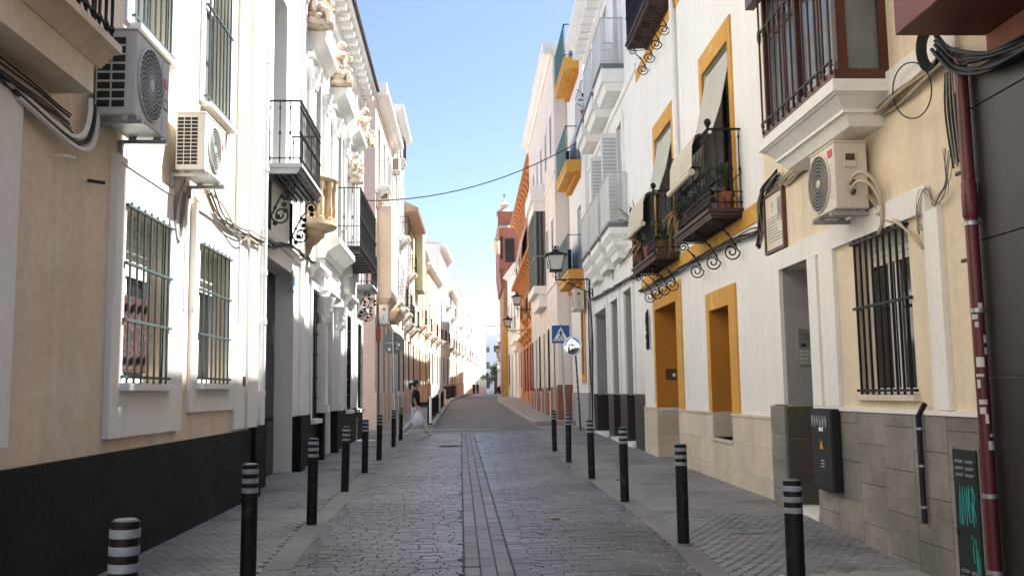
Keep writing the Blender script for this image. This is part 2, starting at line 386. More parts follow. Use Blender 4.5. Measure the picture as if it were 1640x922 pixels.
def cornice(f, h, u0, u1, v, w, hgt, m='white2', name='cornice'):
    return MB().prof(f, u0, u1, [(-.02, v), (w * .25, v), (w * .3, v + hgt * .3), (w * .7, v + hgt * .45), (w * .75, v + hgt * .6), (w, v + hgt * .7), (w, v + hgt), (-.02, v + hgt)]).build(name, m, h)
def sill(f, h, r, m='white2', w=.1, th=.06, over=.06):
    return MB().prof(f, r[0] - over, r[1] + over, [(-.1, r[2] - th), (w, r[2] - th), (w, r[2] - .012), (-.1, r[2] + .004)]).build('sill', m, h)
def surround(f, h, r, o, m, w=.03, bottom=True):       # o = outer rect
    mb = MB(); mb.fb(f, o[0], r[0], o[2], o[3], -.02, w); mb.fb(f, r[1], o[1], o[2], o[3], -.02, w); mb.fb(f, r[0], r[1], r[3], o[3], -.02, w)
    if bottom: mb.fb(f, r[0], r[1], o[2], r[2], -.02, w)
    return mb.build('window_surround', m, h)
def cable(name, pts, r, m, parent=None, n=5, sag=0, sub=1):
    P = [Vector(p) for p in pts]
    if sub == 1 and len(P) < 60:
        for _ in range(2):
            Q = [P[0]]
            for a, b in zip(P[:-1], P[1:]): Q += [a.lerp(b, .25), a.lerp(b, .75)]
            P = Q + [P[-1]]
    if sub > 1:
        Q = []
        for a, b in zip(P[:-1], P[1:]):
            for k in range(sub): t = k / sub; Q.append(a.lerp(b, t) + Vector((0, 0, -sag * 4 * t * (1 - t))))
        P = Q + [P[-1]]
    return MB().tube(P, r, n).build(name, m, parent, True)
def bundle(f, upts, label, mats, n=7, r=.011, spread=.05, w=.06, name='cable_bundle', slack=.05):
    b = thing(name, label, 'cables', f.P(upts[0][0], upts[0][1], w))
    L = []
    for (a, b2) in zip(upts[:-1], upts[1:]):
        k = max(2, int(abs(b2[0] - a[0]) / .35))
        for i in range(k): t = i / k; L.append(tuple(a[j] + (b2[j] - a[j]) * t for j in range(len(a))))
    L.append(upts[-1])
    for c in range(n):
        ph = random.random() * 9; rr = r * random.uniform(.45, 1.0); oy = random.uniform(-spread, spread); ow = random.uniform(0, spread)
        pts = [f.P(q[0], q[1] + oy + slack * math.sin(i * 1.3 + ph) * random.random(), w + ow + .03 * math.sin(i * .9 + ph)) for i, q in enumerate(L)]
        cable('cable', pts, rr, random.choice(mats), b)
    return b
# ------------------------------------------------------------------ ground
def interp(tab, t):
    if t <= tab[0][0]: return tab[0][1]
    for (a, x), (b, y) in zip(tab[:-1], tab[1:]):
        if t <= b: return x + (y - x) * (t - a) / (b - a)
    return tab[-1][1]
ZT = [(8, 0), (30, .10), (40, .20), (60, .50), (80, .83), (110, 1.08), (150, 1.22), (300, 1.32)]
def gz(x, y):
    t = min(1, max(0, (x - 1) / 2)); return interp(ZT, y) - .045 * max(0, min(10.5 - y, 4)) * t * t * (3 - 2 * t)
BL = [(3.56, -1.335), (6.4, -1.51), (9.9, -1.69), (13, -1.75), (15.8, -1.80), (18.7, -1.82), (22.9, -1.88), (26, -1.94), (32, -1.95)]
BR = [(5.2, 1.83), (8.6, 1.96), (11.9, 1.96), (15, 1.93), (18.4, 1.91), (20.6, 1.86), (32, 1.8)]
def sheet(mb, xl, xr, ys, nx, dz, cap=0):
    rows = []
    for y in ys:
        a, b = xl(y), xr(y); row = []
        for i in range(nx + 1): x = a + (b - a) * i / nx; row.append((x, y, gz(x, y) + dz))
        rows.append(row)
    k = nx + 1; mb.add([p for r in rows for p in r], [(j * k + i, j * k + i + 1, (j + 1) * k + i + 1, (j + 1) * k + i) for j in range(len(rows) - 1) for i in range(nx)])
    return rows
def frange(a, b, s):
    n = max(1, int(round((b - a) / s))); return [a + (b - a) * i / n for i in range(n + 1)]
mb = MB(); sheet(mb, lambda y: -400, lambda y: 400, [-60, -20, 0, 8, 15, 30, 40, 60, 80, 110, 150, 300, 900], 1, -.06); tag(mb.build('ground', 'earth', org=(0, 0, 0)), kind='structure')  # pale tone chosen so the unseen ground behind the camera bounces sunlight
RL = lambda y: interp(BL, y) + .10
RR = lambda y: interp(BR, y) - .10
mb = MB(); sheet(mb, lambda y: -5, lambda y: 6, frange(-4, 34, 1), 12, -.014); road = tag(mb.build('road', 'joint', org=(0, 0, 0)), kind='structure')
def paverbox(mb, cx, cy, lx, ly, rz=0, dz=None, h=.03, ch=.006, seg=None):
    c, s = math.cos(rz), math.sin(rz); z = gz(cx, cy) + (dz if dz is not None else random.uniform(-.0025, .0025)); tx, ty = random.uniform(-.012, .012), random.uniform(-.02, .02)
    vs = []
    for k, zz in ((0, -h), (0, -ch), (ch, 0)):
        for sx, sy in ((-1, -1), (1, -1), (1, 1), (-1, 1)):
            x, y = sx * (lx / 2 - k), sy * (ly / 2 - k); X, Y = cx + x * c - y * s, cy + x * s + y * c
            vs.append((X, Y, z + gz(X, Y) - gz(cx, cy) + zz + (x * tx + y * ty if zz > -h else 0)))
    fs = [(8, 9, 10, 11)] + [(a + i, a + (i + 1) % 4, a + 4 + (i + 1) % 4, a + 4 + i) for a in (0, 4) for i in range(4)]
    mb.add(vs, fs)
def drift(y): return -.0118 * (y - 7)            # the whole carriageway runs a touch to the left
CH0 = lambda y: -.06 + drift(y); CH1 = lambda y: .33 + drift(y)
items = []; y = 2.6
while y < 30.6:
    d = random.uniform(.078, .092); x = RL(y) + random.uniform(-.1, 0)
    xe = RR(y)
    while x < xe:
        l = random.choice((.16, .17, .18, .2, .21, .13, .24)); a, b = x, x + l
        c0, c1 = CH0(y) - .006, CH1(y) + .006
        if a < c0 < b: b = c0
        elif a >= c0 and a < c1: x = c1; continue
        b = min(b, xe)
        a = max(a, RL(y))
        if b - a > .05: items.append(((a + b) / 2, y + random.uniform(-.002, .002), b - a - random.uniform(.003, .007), d - random.uniform(.004, .009), random.gauss(0, .004)))
        x = b if b > x + .01 else x + .05
        if x == c0: x = c1
    y += d
items = [i for i in items if i[1] > 4.2]
items.sort(key=lambda i: (i[0] ** 2 * .2 + (i[1] - 7.2) ** 2 if i[1] < 7.2 else i[1] - 7.2))
def pieces(items, parent, name, m, plural):
    vis = [i for i in items if i[1] >= 7.0]; rest = [i for i in items if i[1] < 7.0]; vis.sort(key=lambda i: i[1])
    for it in vis[:300]: 
        mb = MB(); paverbox(mb, *it); p = Vector((it[0], it[1], gz(it[0], it[1]))); me = mb.mesh(name, m, p, recalc=False); inst(name, me, parent, p)
    mb = MB()
    for it in vis[300:] + rest: paverbox(mb, *it)
    o = bpy.data.objects.new(plural, mb.mesh(plural, m, recalc=False)); COL.objects.link(o); o.parent = parent; tag(o, kind='stuff')
pieces(items, road, 'paver', 'paver', 'paver_field')
chan = MB(); sheet(chan, lambda y: CH0(y) - .005, lambda y: CH1(y) + .005, frange(3, 30.6, 1), 2, -.010); chan = tag(chan.build('drain_channel', 'joint', org=(0, 0, 0)), kind='structure')
it = []; wid = .39 / 3
for k in range(3):
    y = 3 + random.random() * .3
    while y < 30.5:
        l = random.choice((.2, .22, .38, .4, .3)); cx = CH0(y + l / 2) + wid * (k + .5)
        it.append((cx, y + l / 2, wid - .010, l - .010, random.gauss(0, .006) + .0118, (-.002 if k != 1 else -.005) + random.uniform(-.002, .002))); y += l
pieces(it, chan, 'channel_slab', 'slab', 'channel_slabs_beyond')
# sidewalks: small hexagonal cement tiles
def hexbox(mb, cx, cy, r, dummy=0, ly=0, dz=0):
    z = gz(cx, cy) + random.uniform(-.002, .002) + .001; vs = []
    for q, zz in ((r, -.02), (r, -.003), (r - .004, .001)):
        for k in range(6):
            t = math.pi / 3 * k + math.pi / 6; vs.append((cx + q * math.cos(t), cy + q * math.sin(t), z + zz))
    mb.add(vs, [(12, 13, 14, 15, 16, 17)] + [(a + i, a + (i + 1) % 6, a + 6 + (i + 1) % 6, a + 6 + i) for a in (0, 6) for i in range(6)])
def hexwalk(xl, xr, y0, y1, parent, r=.062):
    it = []; dx = r * math.sqrt(3); y = y0; k = 0
    while y < y1:
        x = xl(y) + r + (dx / 2 if k % 2 else 0)
        while x < xr(y) - r: it.append((x, y, r - .0025)); x += dx
        y += r * 1.5; k += 1
    it.sort(key=lambda q: q[1]); vis = [q for q in it if q[1] > 7]; rest = [q for q in it if q[1] <= 7]
    if parent.name.startswith('sidewalk_l'): vis.sort(key=lambda q: q[1] + max(0, (-2.2 - q[0]) - (q[1] - 7) * 1.2) * 9)
    for q in vis[:300]:
        mb = MB(); hexbox(mb, *q); p = Vector((q[0], q[1], gz(q[0], q[1]))); inst('hex_tile', mb.mesh('hex_tile', 'hexa', p, recalc=False), parent, p)
    mb = MB()
    for q in vis[300:] + rest: hexbox(mb, *q)
    o = bpy.data.objects.new('hex_tile_field', mb.mesh('hex_tile_field', 'hexa', recalc=False)); COL.objects.link(o); o.parent = parent; tag(o, kind='stuff')
mb = MB(); sheet(mb, lambda y: -3.6, lambda y: interp(BL, y) + .1, frange(-4, 33.5, 1), 2, -.009); swl = tag(mb.build('sidewalk_left', 'joint2', org=(0, 0, 0)), kind='structure')
mb = MB(); sheet(mb, lambda y: interp(BR, y) - .1, lambda y: 4.5, frange(-4, 33.5, 1), 4, -.009); swr = tag(mb.build('sidewalk_right', 'joint2', org=(0, 0, 0)), kind='structure')
hexwalk(lambda y: -3.55, lambda y: interp(BL, y) - .07, 4.2, 30.5, swl)
hexwalk(lambda y: interp(BR, y) + .07, lambda y: 4.25, 4.6, 31, swr)
for par, tab, s in ((swl, BL, -1), (swr, BR, 1)):      # flush cement edging under the bollards
    y = 2.5
    while y < 31:
        l = random.uniform(.9, 1.1); x = interp(tab, y + l / 2); x2 = interp(tab, y + l); x1 = interp(tab, y)
        mb = MB(); paverbox(mb, x + s * -.0, y + l / 2, .245, l - .012, -math.atan2(x2 - x1, l), dz=.005); mb.build('edging_slab', 'cement', par); y += l
# the far carriageway, its kerbs and pavements
CR = lambda y: .2 + (max(0, y - 75) * .03)
AL = lambda y: interp([(31, -1.35), (34, -1.40), (50, -1.5), (75, -1.65)], y) if y < 75 else CR(y) - 1.85
AR = lambda y: interp([(31, 2.45), (36, 2.35), (50, 2.2), (75, 2.05)], y) if y < 75 else CR(y) + 1.85
ys = frange(31.8, 75, 2) + frange(78, 300, 6)
mb = MB(); sheet(mb, lambda y: AL(y) - .02, lambda y: AR(y) + .02, ys, 4, -.002); tag(mb.build('asphalt_road', 'asph', org=(0, 0, 0)), kind='structure')
mb = MB(); sheet(mb, lambda y: -7, lambda y: 7, frange(30.7, 34, .8), 8, -.004); tag(mb.build('crossing_table', 'cement', org=(0, 0, 0)), kind='structure')
for sgn, edge, y0, nm in ((-1, AL, 35.2, 'far_pavement_left'), (1, AR, 36.3, 'far_pavement_right')):
    mb = MB(); yy = frange(y0, 75, 2) + frange(78, 300, 6)
    a = (lambda y: edge(y) - 6) if sgn < 0 else (lambda y: edge(y) + .14); b = (lambda y: edge(y) - .14) if sgn < 0 else (lambda y: edge(y) + 6)
    rows = sheet(mb, a, b, yy, 2, .115); r0 = rows[0]
    mb.add([r0[0], r0[-1], (r0[-1][0], r0[-1][1], -.1), (r0[0][0], r0[0][1], -.1)], [(0, 1, 2, 3)])
    o = tag(mb.build(nm, 'pave', org=(0, 0, 0)), kind='structure'); y = y0
    while y < 96:
        l = .98; x = edge(y + .5); mb = MB(); mb.hexa([(min(edge(y), edge(y) + sgn * .138), y, gz(x, y) - .05), (max(edge(y), edge(y) + sgn * .138), y, gz(x, y) - .05), (max(edge(y + l), edge(y + l) + sgn * .138), y + l, gz(x, y + l) - .05), (min(edge(y + l), edge(y + l) + sgn * .138), y + l, gz(x, y + l) - .05)] +
            [(min(edge(y), edge(y) + sgn * .138), y, gz(x, y) + .12), (max(edge(y), edge(y) + sgn * .138), y, gz(x, y) + .12), (max(edge(y + l), edge(y + l) + sgn * .138), y + l, gz(x, y + l) + .12), (min(edge(y + l), edge(y + l) + sgn * .138), y + l, gz(x, y + l) + .12)])
        mb.build('kerb_stone', 'kerb', o); y += 1.0
# ------------------------------------------------------------------ air conditioners
def ac_unit(f, ua, ub, v0, v1, w0, w1, label, bm, vent='grid', fan=(.40, .5), fr_=.40, logo='disc', blades=26, brk='steel', group='air conditioners on the facades'):
    t = thing('air_conditioner', label, 'air conditioner', f.P((ua + ub) / 2, v0, (w0 + w1) / 2), group)
    MB().fb(f, ua, ub, v0, v1, w0, w1).build('casing', bm, t, bevel=.012)
    MB().fb(f, ua - .006, ub + .006, v1 - .002, v1 + .018, w0 - .004, w1 + .006).build('lid', bm, t, bevel=.006)
    H = v1 - v0; L = ub - ua; c = f.P(ua + L * fan[0], v0 + H * fan[1], w1); R_ = H * fr_; A = f.d; B = Vector((0, 0, 1)); N = f.n
    MB().lathe([(R_, .001), (R_, .004)], c, 28, A=A, B=B, Z=N).build('fan_opening', 'black', t)
    mb = MB(); mb.tube([c + A * (R_ * math.cos(k * .2244)) + B * (R_ * math.sin(k * .2244)) + N * .008 for k in range(29)], .010, 6)
    for q in (.26, .4, .52, .64, .76, .88): mb.tube([c + A * (R_ * q * math.cos(k * .2856)) + B * (R_ * q * math.sin(k * .2856)) + N * .013 for k in range(23)], .0022, 4)
    g = mb.build('fan_grille', bm, t, True)
    for k in range(blades):
        a = 2 * math.pi * k / blades; pts = []
        for i in range(6):
            q = R_ * (.16 + .84 * i / 5); b = a + .75 * (i / 5) ** 1.3; pts.append(c + A * (q * math.cos(b)) + B * (q * math.sin(b)) + N * (.010))
        MB().tube(pts, .0036, 4).build('grille_blade', bm, g)
    MB().lathe([(R_ * .16, .004), (R_ * .16, .014), (R_ * .1, .02)], c, 12, A=A, B=B, Z=N).build('fan_hub', bm, t, True)
    D = w1 - w0
    if vent in ('grid', 'slots'):
        n, m = ((8, 2) if vent == 'grid' else (13, 3)); pl = MB()
        for i in range(n):
            for j in range(m):
                a = v0 + H * (.09 + .85 * i / n); b = a + H * .85 / n * .74; x0 = w0 + D * (.06 + .72 * j / m); x1 = x0 + D * .72 / m * .86
                p = MB(); p.fb(f, ua - .003, ua + .01, a, b, x0, x1); p.build('vent_opening', 'black', t)
    if vent == 'panel':
        MB().fb(f, ua - .02, ua - .0, v0 + H * .62, v0 + H * .86, w0 + D * .35, w0 + D * .72).build('service_cover', bm, t, bevel=.006)
        MB().fb(f, ua - .024, ua - .02, v0 + H * .72, v0 + H * .82, w0 + D * .40, w0 + D * .68).build('rating_label', 'woodb', t)
        mb = MB()
        for q in (.22, .36): mb.tube([f.P(ua, v0 + H * q, w0 + D * .5), f.P(ua - .05, v0 + H * q, w0 + D * .5), f.P(ua - .05, v0 + H * q + .03, w0 + D * .5)], .016, 6)
        mb.build('pipe_valve', 'rust', t, True)
        for k in range(7):
            MB().fb(f, ub - L * .30 * 0 - L + .04, ua + L * .26, v0 + H * (.2 + .08 * k), v0 + H * (.2 + .08 * k) + .006, w1, w1 + .004).build('front_rib', 'acg', t)
        MB().fb(f, ua + .04, ua + L * .24, v0 + H * .80, v0 + H * .92, w1, w1 + .004).build('brand_label', 'redlogo', t)
    if logo == 'disc':
        lc = f.P(ua + L * .88, v0 + H * .70, w1)
        MB().lathe([(H * .065, 0), (H * .065, .004)], lc, 16, A=A, B=B, Z=N).build('brand_emblem', 'redlogo', t)
        mb = MB(); q = H * .042
        mb.tube([lc + A * (q * math.cos(k * .42 + .4)) + B * (q * math.sin(k * .42 + .4)) + N * .005 for k in range(13)], .0035, 4)
        mb.tube([lc + B * q * .5 + N * .005, lc - B * q * .4 + N * .005, lc - B * q * .4 + A * q * .4 + N * .005], .003, 4)
        mb.build('emblem_face', 'signw', t)
        MB().fb(f, ua + L * .82, ua + L * .95, v0 + H * .36, v0 + H * .50, w1, w1 + .004).build('energy_label', 'steelg' if bm == 'acg' else 'acg', t)
        mb = MB()
        for k in range(3): mb.fb(f, ua + L * (.84 + .03 * k), ua + L * (.855 + .03 * k), v0 + H * .39, v0 + H * .47, w1 + .004, w1 + .006)
        mb.build('label_print', 'signw', t)
        MB().fb(f, ua + L * .77, ua + L * .775, v0 + .03, v1 - .03, w1, w1 + .002).build('panel_joint', 'steelg', t)
    for u in (ua + .12 * L, ub - .14 * L):
        mb = MB(); mb.fb(f, u - .025, u + .025, v0 - .055, v0 - .02, 0, w1 + .03); mb.fb(f, u - .02, u + .02, v0 - .16, v0 - .055, 0, .035)
        mb.fb(f, u - .03, u + .03, v0 - .0195, v0 - .001, w0 + .03, w0 + .08); mb.fb(f, u - .03, u + .03, v0 - .0195, v0 - .001, w1 - .08, w1 - .03); mb.build('bracket', brk, t)
    return t
# ------------------------------------------------------------------ LEFT 1 : cream house
f = FL1 = Fr(-3.03, 0, -3.03, 13.3, 'L')
W1 = f.R(204, 324, 268, 614, .05); W2 = f.R(323, 388, 366, 614, .05); S1 = f.R(178, 256, 282, 688); S2 = f.R(306, 333, 374, 655)
vu = 4.73; U1 = (f.px(207, 60)[0], f.px(270, 60)[0], vu, vu + 2.3); U2 = (f.px(325, 120)[0], f.px(365, 120)[0], vu, vu + 2.3)
W0 = (3.3, 4.9, W1[2], W1[3]); U0 = (3.9, 5.4, 4.0, 6.6)
hL1 = house(f, -4, 13.3, 11.5, 9, 'cream', [W0 + (.22,), W1 + (.22,), W2 + (.22,), U0, U1, U2], 'town_house', 'cream plastered house with a dark green plinth and barred windows, at the left edge', rd=.22)
p0 = .95
band(f, hL1, 'plinth', 'green', -4, 13.12, -.5, p0, .045)
MB().prof(f, 13.0, 13.34, [(-.02, -.5), (.10, -.5), (.10, p0 + .02), (-.02, p0 + .03)]).build('plinth_pier', 'green', hL1)
for a, b, w in ((374, 391, .035), (393, 411, .06)):
    ua, ub = f.px(a, 450)[0], f.px(b, 450)[0]; band(f, hL1, 'pilaster', 'white', ua, min(ub, 13.28), p0 + .032, 11.3, w)
u = f.px(14, 450)[0]; surround(f, hL1, W0, (W0[0] - .3, u, f.px(10, 715)[1], f.px(14, 150)[1]), 'white', .045)
surround(f, hL1, W1, S1, 'white', .05); surround(f, hL1, W2, S2, 'white', .04)
for q, s in ((W1, S1), (W2, S2)):
    sill(f, hL1, q, 'white2', .13, .07)
    mb = MB()
    for ua in (s[0], s[1] - .05): mb.fb(f, ua - .004 if ua == s[0] else ua + .004, ua + .046 if ua == s[0] else ua + .054, s[3] - 1.1, s[3] + .06, .0, .065)
    mb.fb(f, s[0] + .051, s[1] - .051, s[3] + .001, s[3] + .06, 0, .06); mb.build('lintel_moulding', 'white', hL1)
for q, n in ((W0, 8), (W1, 7), (W2, 7)):
    wd = window(f, hL1, q, .16, 'white2', 'glass', 2, 1, blind=.36 if q is W1 else .3)
    grille(f, hL1, q, n, 'irong', .06, (.03, .345, .66, .985), .011)
mb = MB(); a = W1; n = 14
for k in range(n):
    ua = a[0] + .06 + (a[1] - a[0] - .12) * k / n; ub = a[0] + .06 + (a[1] - a[0] - .12) * (k + 1) / n
    mb.add([f.P(ua, a[2] + .1, -.15 + .03 * (k % 2)), f.P(ub, a[2] + .1, -.15 + .03 * ((k + 1) % 2)), f.P(ub, a[3] - .75, -.15 + .03 * ((k + 1) % 2)), f.P(ua, a[3] - .75, -.15 + .03 * (k % 2))], [(0, 1, 2, 3)])
mb.build('curtain', 'redcloth', hL1)
for q in (U1, U2):
    window(f, hL1, q, .16, 'white2', 'glassl', 2, 1, blind=.4); grille(f, hL1, q, 7, 'irong', .05, (.03, .5, .98), .013); sill(f, hL1, q, 'white', .12, .06, .05)
    surround(f, hL1, q, (q[0] - .14, q[1] + .14, q[2] - .02, q[3] + .2), 'white', .025, False)
window(f, hL1, U0, .16, 'white2', 'glass', 2, 2)
sl = MB(); sl.fb(f, 3.2, 6.74, 3.60, 3.82, -.02, .30); sl.prof(f, 3.1, 6.84, [(-.02, 3.821), (.31, 3.821), (.40, 3.92), (.46, 3.93), (.46, 3.99), (-.02, 4.0)])
bl = balcony(f, hL1, 3.14, 6.80, .45, 4.0, .1, 1.0, 'cream', 'iron', .115, 'baluster', .012, slab=sl)
cornice(f, hL1, -4, 13.3, 11.2, .4, .3, 'white')
MB().tube([f.P(*f.px(84, 249), 0), f.P(f.px(84, 249)[0] + .02, f.px(84, 249)[1], .1), f.P(f.px(84, 249)[0] + .02, f.px(84, 249)[1] - .02, .16)], .012, 6).build('pipe_stub', 'cablew', hL1, True)
q = f.px(140, 289); MB().tube([f.P(q[0], q[1], 0), f.P(q[0] + .05, q[1] - .01, .12)], .014, 6).build('vent_stub', 'black', hL1, True)
q = f.px(386, 610); MB().fb(f, q[0] - .05, q[0] + .05, q[1] - .06, q[1] + .06, 0, .05).build('meter_cover', 'woodb', hL1)
def acpx(f, xn, xf, yt, yb, w): return f.px(xn, (yt + yb) / 2, w)[0], f.px(xf, (yt + yb) / 2, w)[0], f.px(xn, yb, w)[1], f.px(xn, yt, w)[1]
ac_unit(f, *acpx(f, 218, 272, 46, 185, .38), .06, .38, 'large grey air conditioner with a grid vent and swirling fan guard, on the cream wall', 'acg', 'grid', (.42, .5), .43)
ac_unit(f, *acpx(f, 328, 361, 180, 272, .36), .07, .36, 'smaller white air conditioner with a slotted side, beyond the large grey one', 'acw', 'slots', (.46, .5), .40, blades=0)
bundle(f, [(3.2, 3.62), (4.9, 3.50), (6.3, 3.48), (6.9, 3.44)], 'bundle of black cables running below the left overhead balcony', ['cablek', 'cablek', 'cablek', 'cableg'], 9, .013, .05, .05)
for k, m_ in enumerate(('cablew', 'cablek', 'cablew')):
    a, b = 6.7 + .07 * k, 3.42 - .03 * k
    tag(cable('refrigerant_pipe', [f.P(a - .7, b + .02, .06), f.P(a, b - .09, .09), f.P(a + .22, b - .10, .10), f.P(a + .42, b - .02, .10), f.P(a + .50, b + .16, .10), f.P(a + .54, b + .3, .08)], .02, m_, sub=1), ('white', 'black', 'outer white')[k] + ' lagged pipe curling up to the large grey air conditioner', 'pipe')
tag(cable('refrigerant_pipe', [f.P(9.5, 3.6, .12), f.P(9.42, 3.35, .06), f.P(9.5, 3.05, .04), f.P(9.6, 2.95, .05), f.P(9.66, 3.1, .06), f.P(9.62, 3.5, .1)], .022, 'cableg'), 'looped grey pipe hanging below the smaller white air conditioner', 'pipe')
FX = lambda pts, fr: [fr.px(x, y) for x, y in pts]
# ------------------------------------------------------------------ LEFT 2 : white ornate house
f = FL2 = Fr(-3.17, 13.3, -3.38, 29.2, 'L')
YU = lambda Y: f.yu(Y)
D1 = f.R(427, 409, 467, 757); D1 = (D1[0], D1[1], -.3, D1[3], .34)
B1 = (f.px(438, 150)[0], f.px(459, 150)[0], 5.04, 8.25, .3)
G1 = f.R(498, 461, 510, 668); G2 = f.R(553, 503, 559, 655); G3 = f.R(570.5, 517, 577, 653); G1 += (.2,); G2 += (.2,); G3 += (.2,)
wins = [(YU(a), YU(b), 5.0, 8.1, .25) for a, b in ((18.9, 19.9), (22.4, 23.5), (25.6, 26.6))]
PD = (YU(20.5), YU(21.9), -.3, 3.3, .4)
hL2 = house(f, 0, 15.9, 10.9, 9, 'white', [D1, B1, G1, G2, G3, PD] + wins, 'mansion', 'white ornate mansion with iron balconies, carved portal and sculptures on the left side')
pl = MB(); pt = 1.02
for a, b in ((0.0, D1[0]), (D1[1], PD[0] - .3), (PD[1] + .3, 15.85)): pl.fb(f, a + .002, b, -.4, pt + .0, -.015, .04)
pl.build('plinth', 'green', hL2)
for a, b in ((D1[1] + .02, D1[1] + .5), (PD[0] - .55, PD[0] - .3), (PD[1] + .3, PD[1] + .55)): MB().fb(f, a, b, -.4, pt + .01, .0405, .16).build('plinth_pier', 'green', hL2)
MB().fb(f, D1[0], D1[1], -.3, pt, -.335, -.33).build('step_riser', 'green', hL2)
door(f, hL2, D1, .34, 'doorg', 3, 2)
window(f, hL2, B1, .28, 'doorg', 'glass', 2, 3)
for q in (G1, G2, G3):
    window(f, hL2, q, .18, 'iron', 'glass', 2, 3); grille(f, hL2, q, 5, 'iron', .03, (.02, .16, .32, .5, .66, .83, .98), .012, .0)
    MB().prof(f, q[0] - .22, q[1] + .22, [(-.02, q[3] + .18), (.06, q[3] + .2), (.12, q[3] + .34), (.22, q[3] + .42), (.22, q[3] + .5), (-.02, q[3] + .52)]).build('window_hood', 'white2', hL2)
    surround(f, hL2, q, (q[0] - .14, q[1] + .14, q[2] - .08, q[3] + .17), 'white2', .05)
    sill(f, hL2, q, 'white2', .14, .1, .12)
for q in wins:
    window(f, hL2, q, .22, 'doorg', 'glass', 2, 3); surround(f, hL2, q, (q[0] - .22, q[1] + .22, q[2], q[3] + .15), 'white2', .06, False)
    MB().prof(f, q[0] - .5, q[1] + .5, [(-.02, q[3] + .17), (.12, q[3] + .2), (.16, q[3] + .32), (.34, q[3] + .48), (.36, q[3] + .6), (-.02, q[3] + .62)]).build('window_hood', 'white2', hL2)
    for uu in (q[0] - .35, q[1] + .35):
        MB().fb(f, uu - .12, uu + .12, 4.6, 7.5, -.02, .14).build('pilaster', 'white2', hL2)
        mb = MB(); c = f.P(uu, 7.5, .08); mb.lathe([(.11, 0), (.13, .04), (.12, .08), (.15, .3), (.2, .42), (.21, .46)], c, 10)
        for k in range(16): a = k * .393; mb.ball(c + Vector((.145 * math.cos(a), .145 * math.sin(a), .14 + .14 * (k % 2))), .036, 6, (.7, .7, 1.7))
        mb.build('capital', 'white2', hL2, True)
def sculpture(c, s, label, fdir):            # putto group: torso, head, arms and wings on a base of acanthus
    t = thing('sculpture', label, 'sculpture', c, 'sculptures above the mansion windows'); c = Vector(c)
    mb = MB(); mb.lathe([(.24 * s, 0), (.28 * s, .06 * s), (.2 * s, .14 * s), (.24 * s, .2 * s)], c, 10); mb.build('pedestal', 'statue', t, True)
    rnd = random.Random(int(c.y * 100)); mb = MB(); z = lambda k: c + Vector((0, 0, k * s))
    mb.lathe([(.12 * s, .2 * s), (.17 * s, .32 * s), (.14 * s, .5 * s), (.19 * s, .7 * s), (.14 * s, .82 * s), (.06 * s, .86 * s)], c, 10)
    mb.ball(z(.98) + fdir * .04 * s, .12 * s, 10); mb.ball(z(1.02) + fdir * .1 * s, .035 * s, 6)
    for k in (-1, 1):
        sd = Vector((-fdir.y, fdir.x, 0)) * k
        mb.tube([z(.76) + sd * .15 * s, z(.62) + sd * .3 * s + fdir * .08 * s, z(.8 + .15 * k) + sd * .34 * s + fdir * .18 * s], [.07 * s, .055 * s, .04 * s], 7)
        mb.tube([z(.3) + sd * .1 * s, z(.24) + sd * .16 * s + fdir * .22 * s, z(.02) + sd * .18 * s + fdir * .24 * s], [.1 * s, .08 * s, .05 * s], 7)
    mb.build('figure', 'statue', t, True)
    mb = MB()
    for k in range(30): a = rnd.random() * 6.28; mb.ball(c + Vector((math.cos(a) * .27 * s, math.sin(a) * .27 * s, rnd.uniform(.1, .75) * s)), rnd.uniform(.03, .065) * s, 6, (1, 1, rnd.uniform(.8, 2.0)))
    mb.build('foliage_carving', 'statue', t, True)
for (Y, z0, s, lb) in ((18.3, 8.74, 1.15, 'nearest weathered sculpture, cut by the top edge, above a mansion window'), (21.9, 8.74, 1.0, 'weathered figure sculpture on the second window hood of the white mansion'), (25.2, 7.1, .8, 'small figure sculpture lowest beside the third window of the mansion'), (27.5, 8.74, 1.1, 'pale figure sculpture at the far end of the mansion under its cornice')):
    sculpture(f.P(YU(Y), z0, .2), s, lb, f.n)
# cornice with modillions
MB().prof(f, 0, 15.9, [(-.02, 10.3), (.08, 10.35), (.1, 10.7), (.42, 10.86), (.46, 10.88), (.46, 10.96), (-.02, 10.97)]).build('cornice', 'white2', hL2)
MB().prof(f, 0, 15.9, [(-.3, 10.975), (.52, 10.975), (.54, 11.03), (-.3, 11.2)]).build('eave_tiles', 'rust', hL2)
for k in range(27):
    uu = .3 + k * .585; mb = MB(); mb.fb(f, uu - .1, uu + .1, 10.60, 10.74, .09, .36)
    for q in (.16, .25, .33): mb.ball(f.P(uu, 10.60, q), .035, 6)
    mb.build('modillion', 'white2', hL2)
# balconies
def iron_brackets(f, b, us, v, w):
    for uu in us:
        mb = scroll(f, uu, v, w, 1.0); mb.fb(f, uu - .02, uu + .02, v - .9, v - .05, 0, .05)
        for k in range(7): mb.ball(f.P(uu, v - .15 - .1 * k, .1 + .05 * math.sin(k * 2) + .28 * (1 - k / 7)), .045, 6)
        mb.build('bracket', 'iron', b, True)
ua, v_ = f.px(485, 157, .55); ub = f.px(517, 215, .55)[0]
b1 = balcony(f, hL2, ua, ub, .55, 5.04, .16, 1.02, 'greyw', 'iron', .135, 'baluster', .009); iron_brackets(f, b1, (ua + .15, ub - .15), 4.86, .5)
mb = MB()
for k in range(5): mb.fb(f, ua + .05, ub - .05, 4.84, 4.875, .06 + .1 * k, .12 + .1 * k)
mb.build('soffit_slat', 'iron', b1)
ua = f.px(578, 295, .63)[0]; ub = f.px(603, 345, .63)[0]
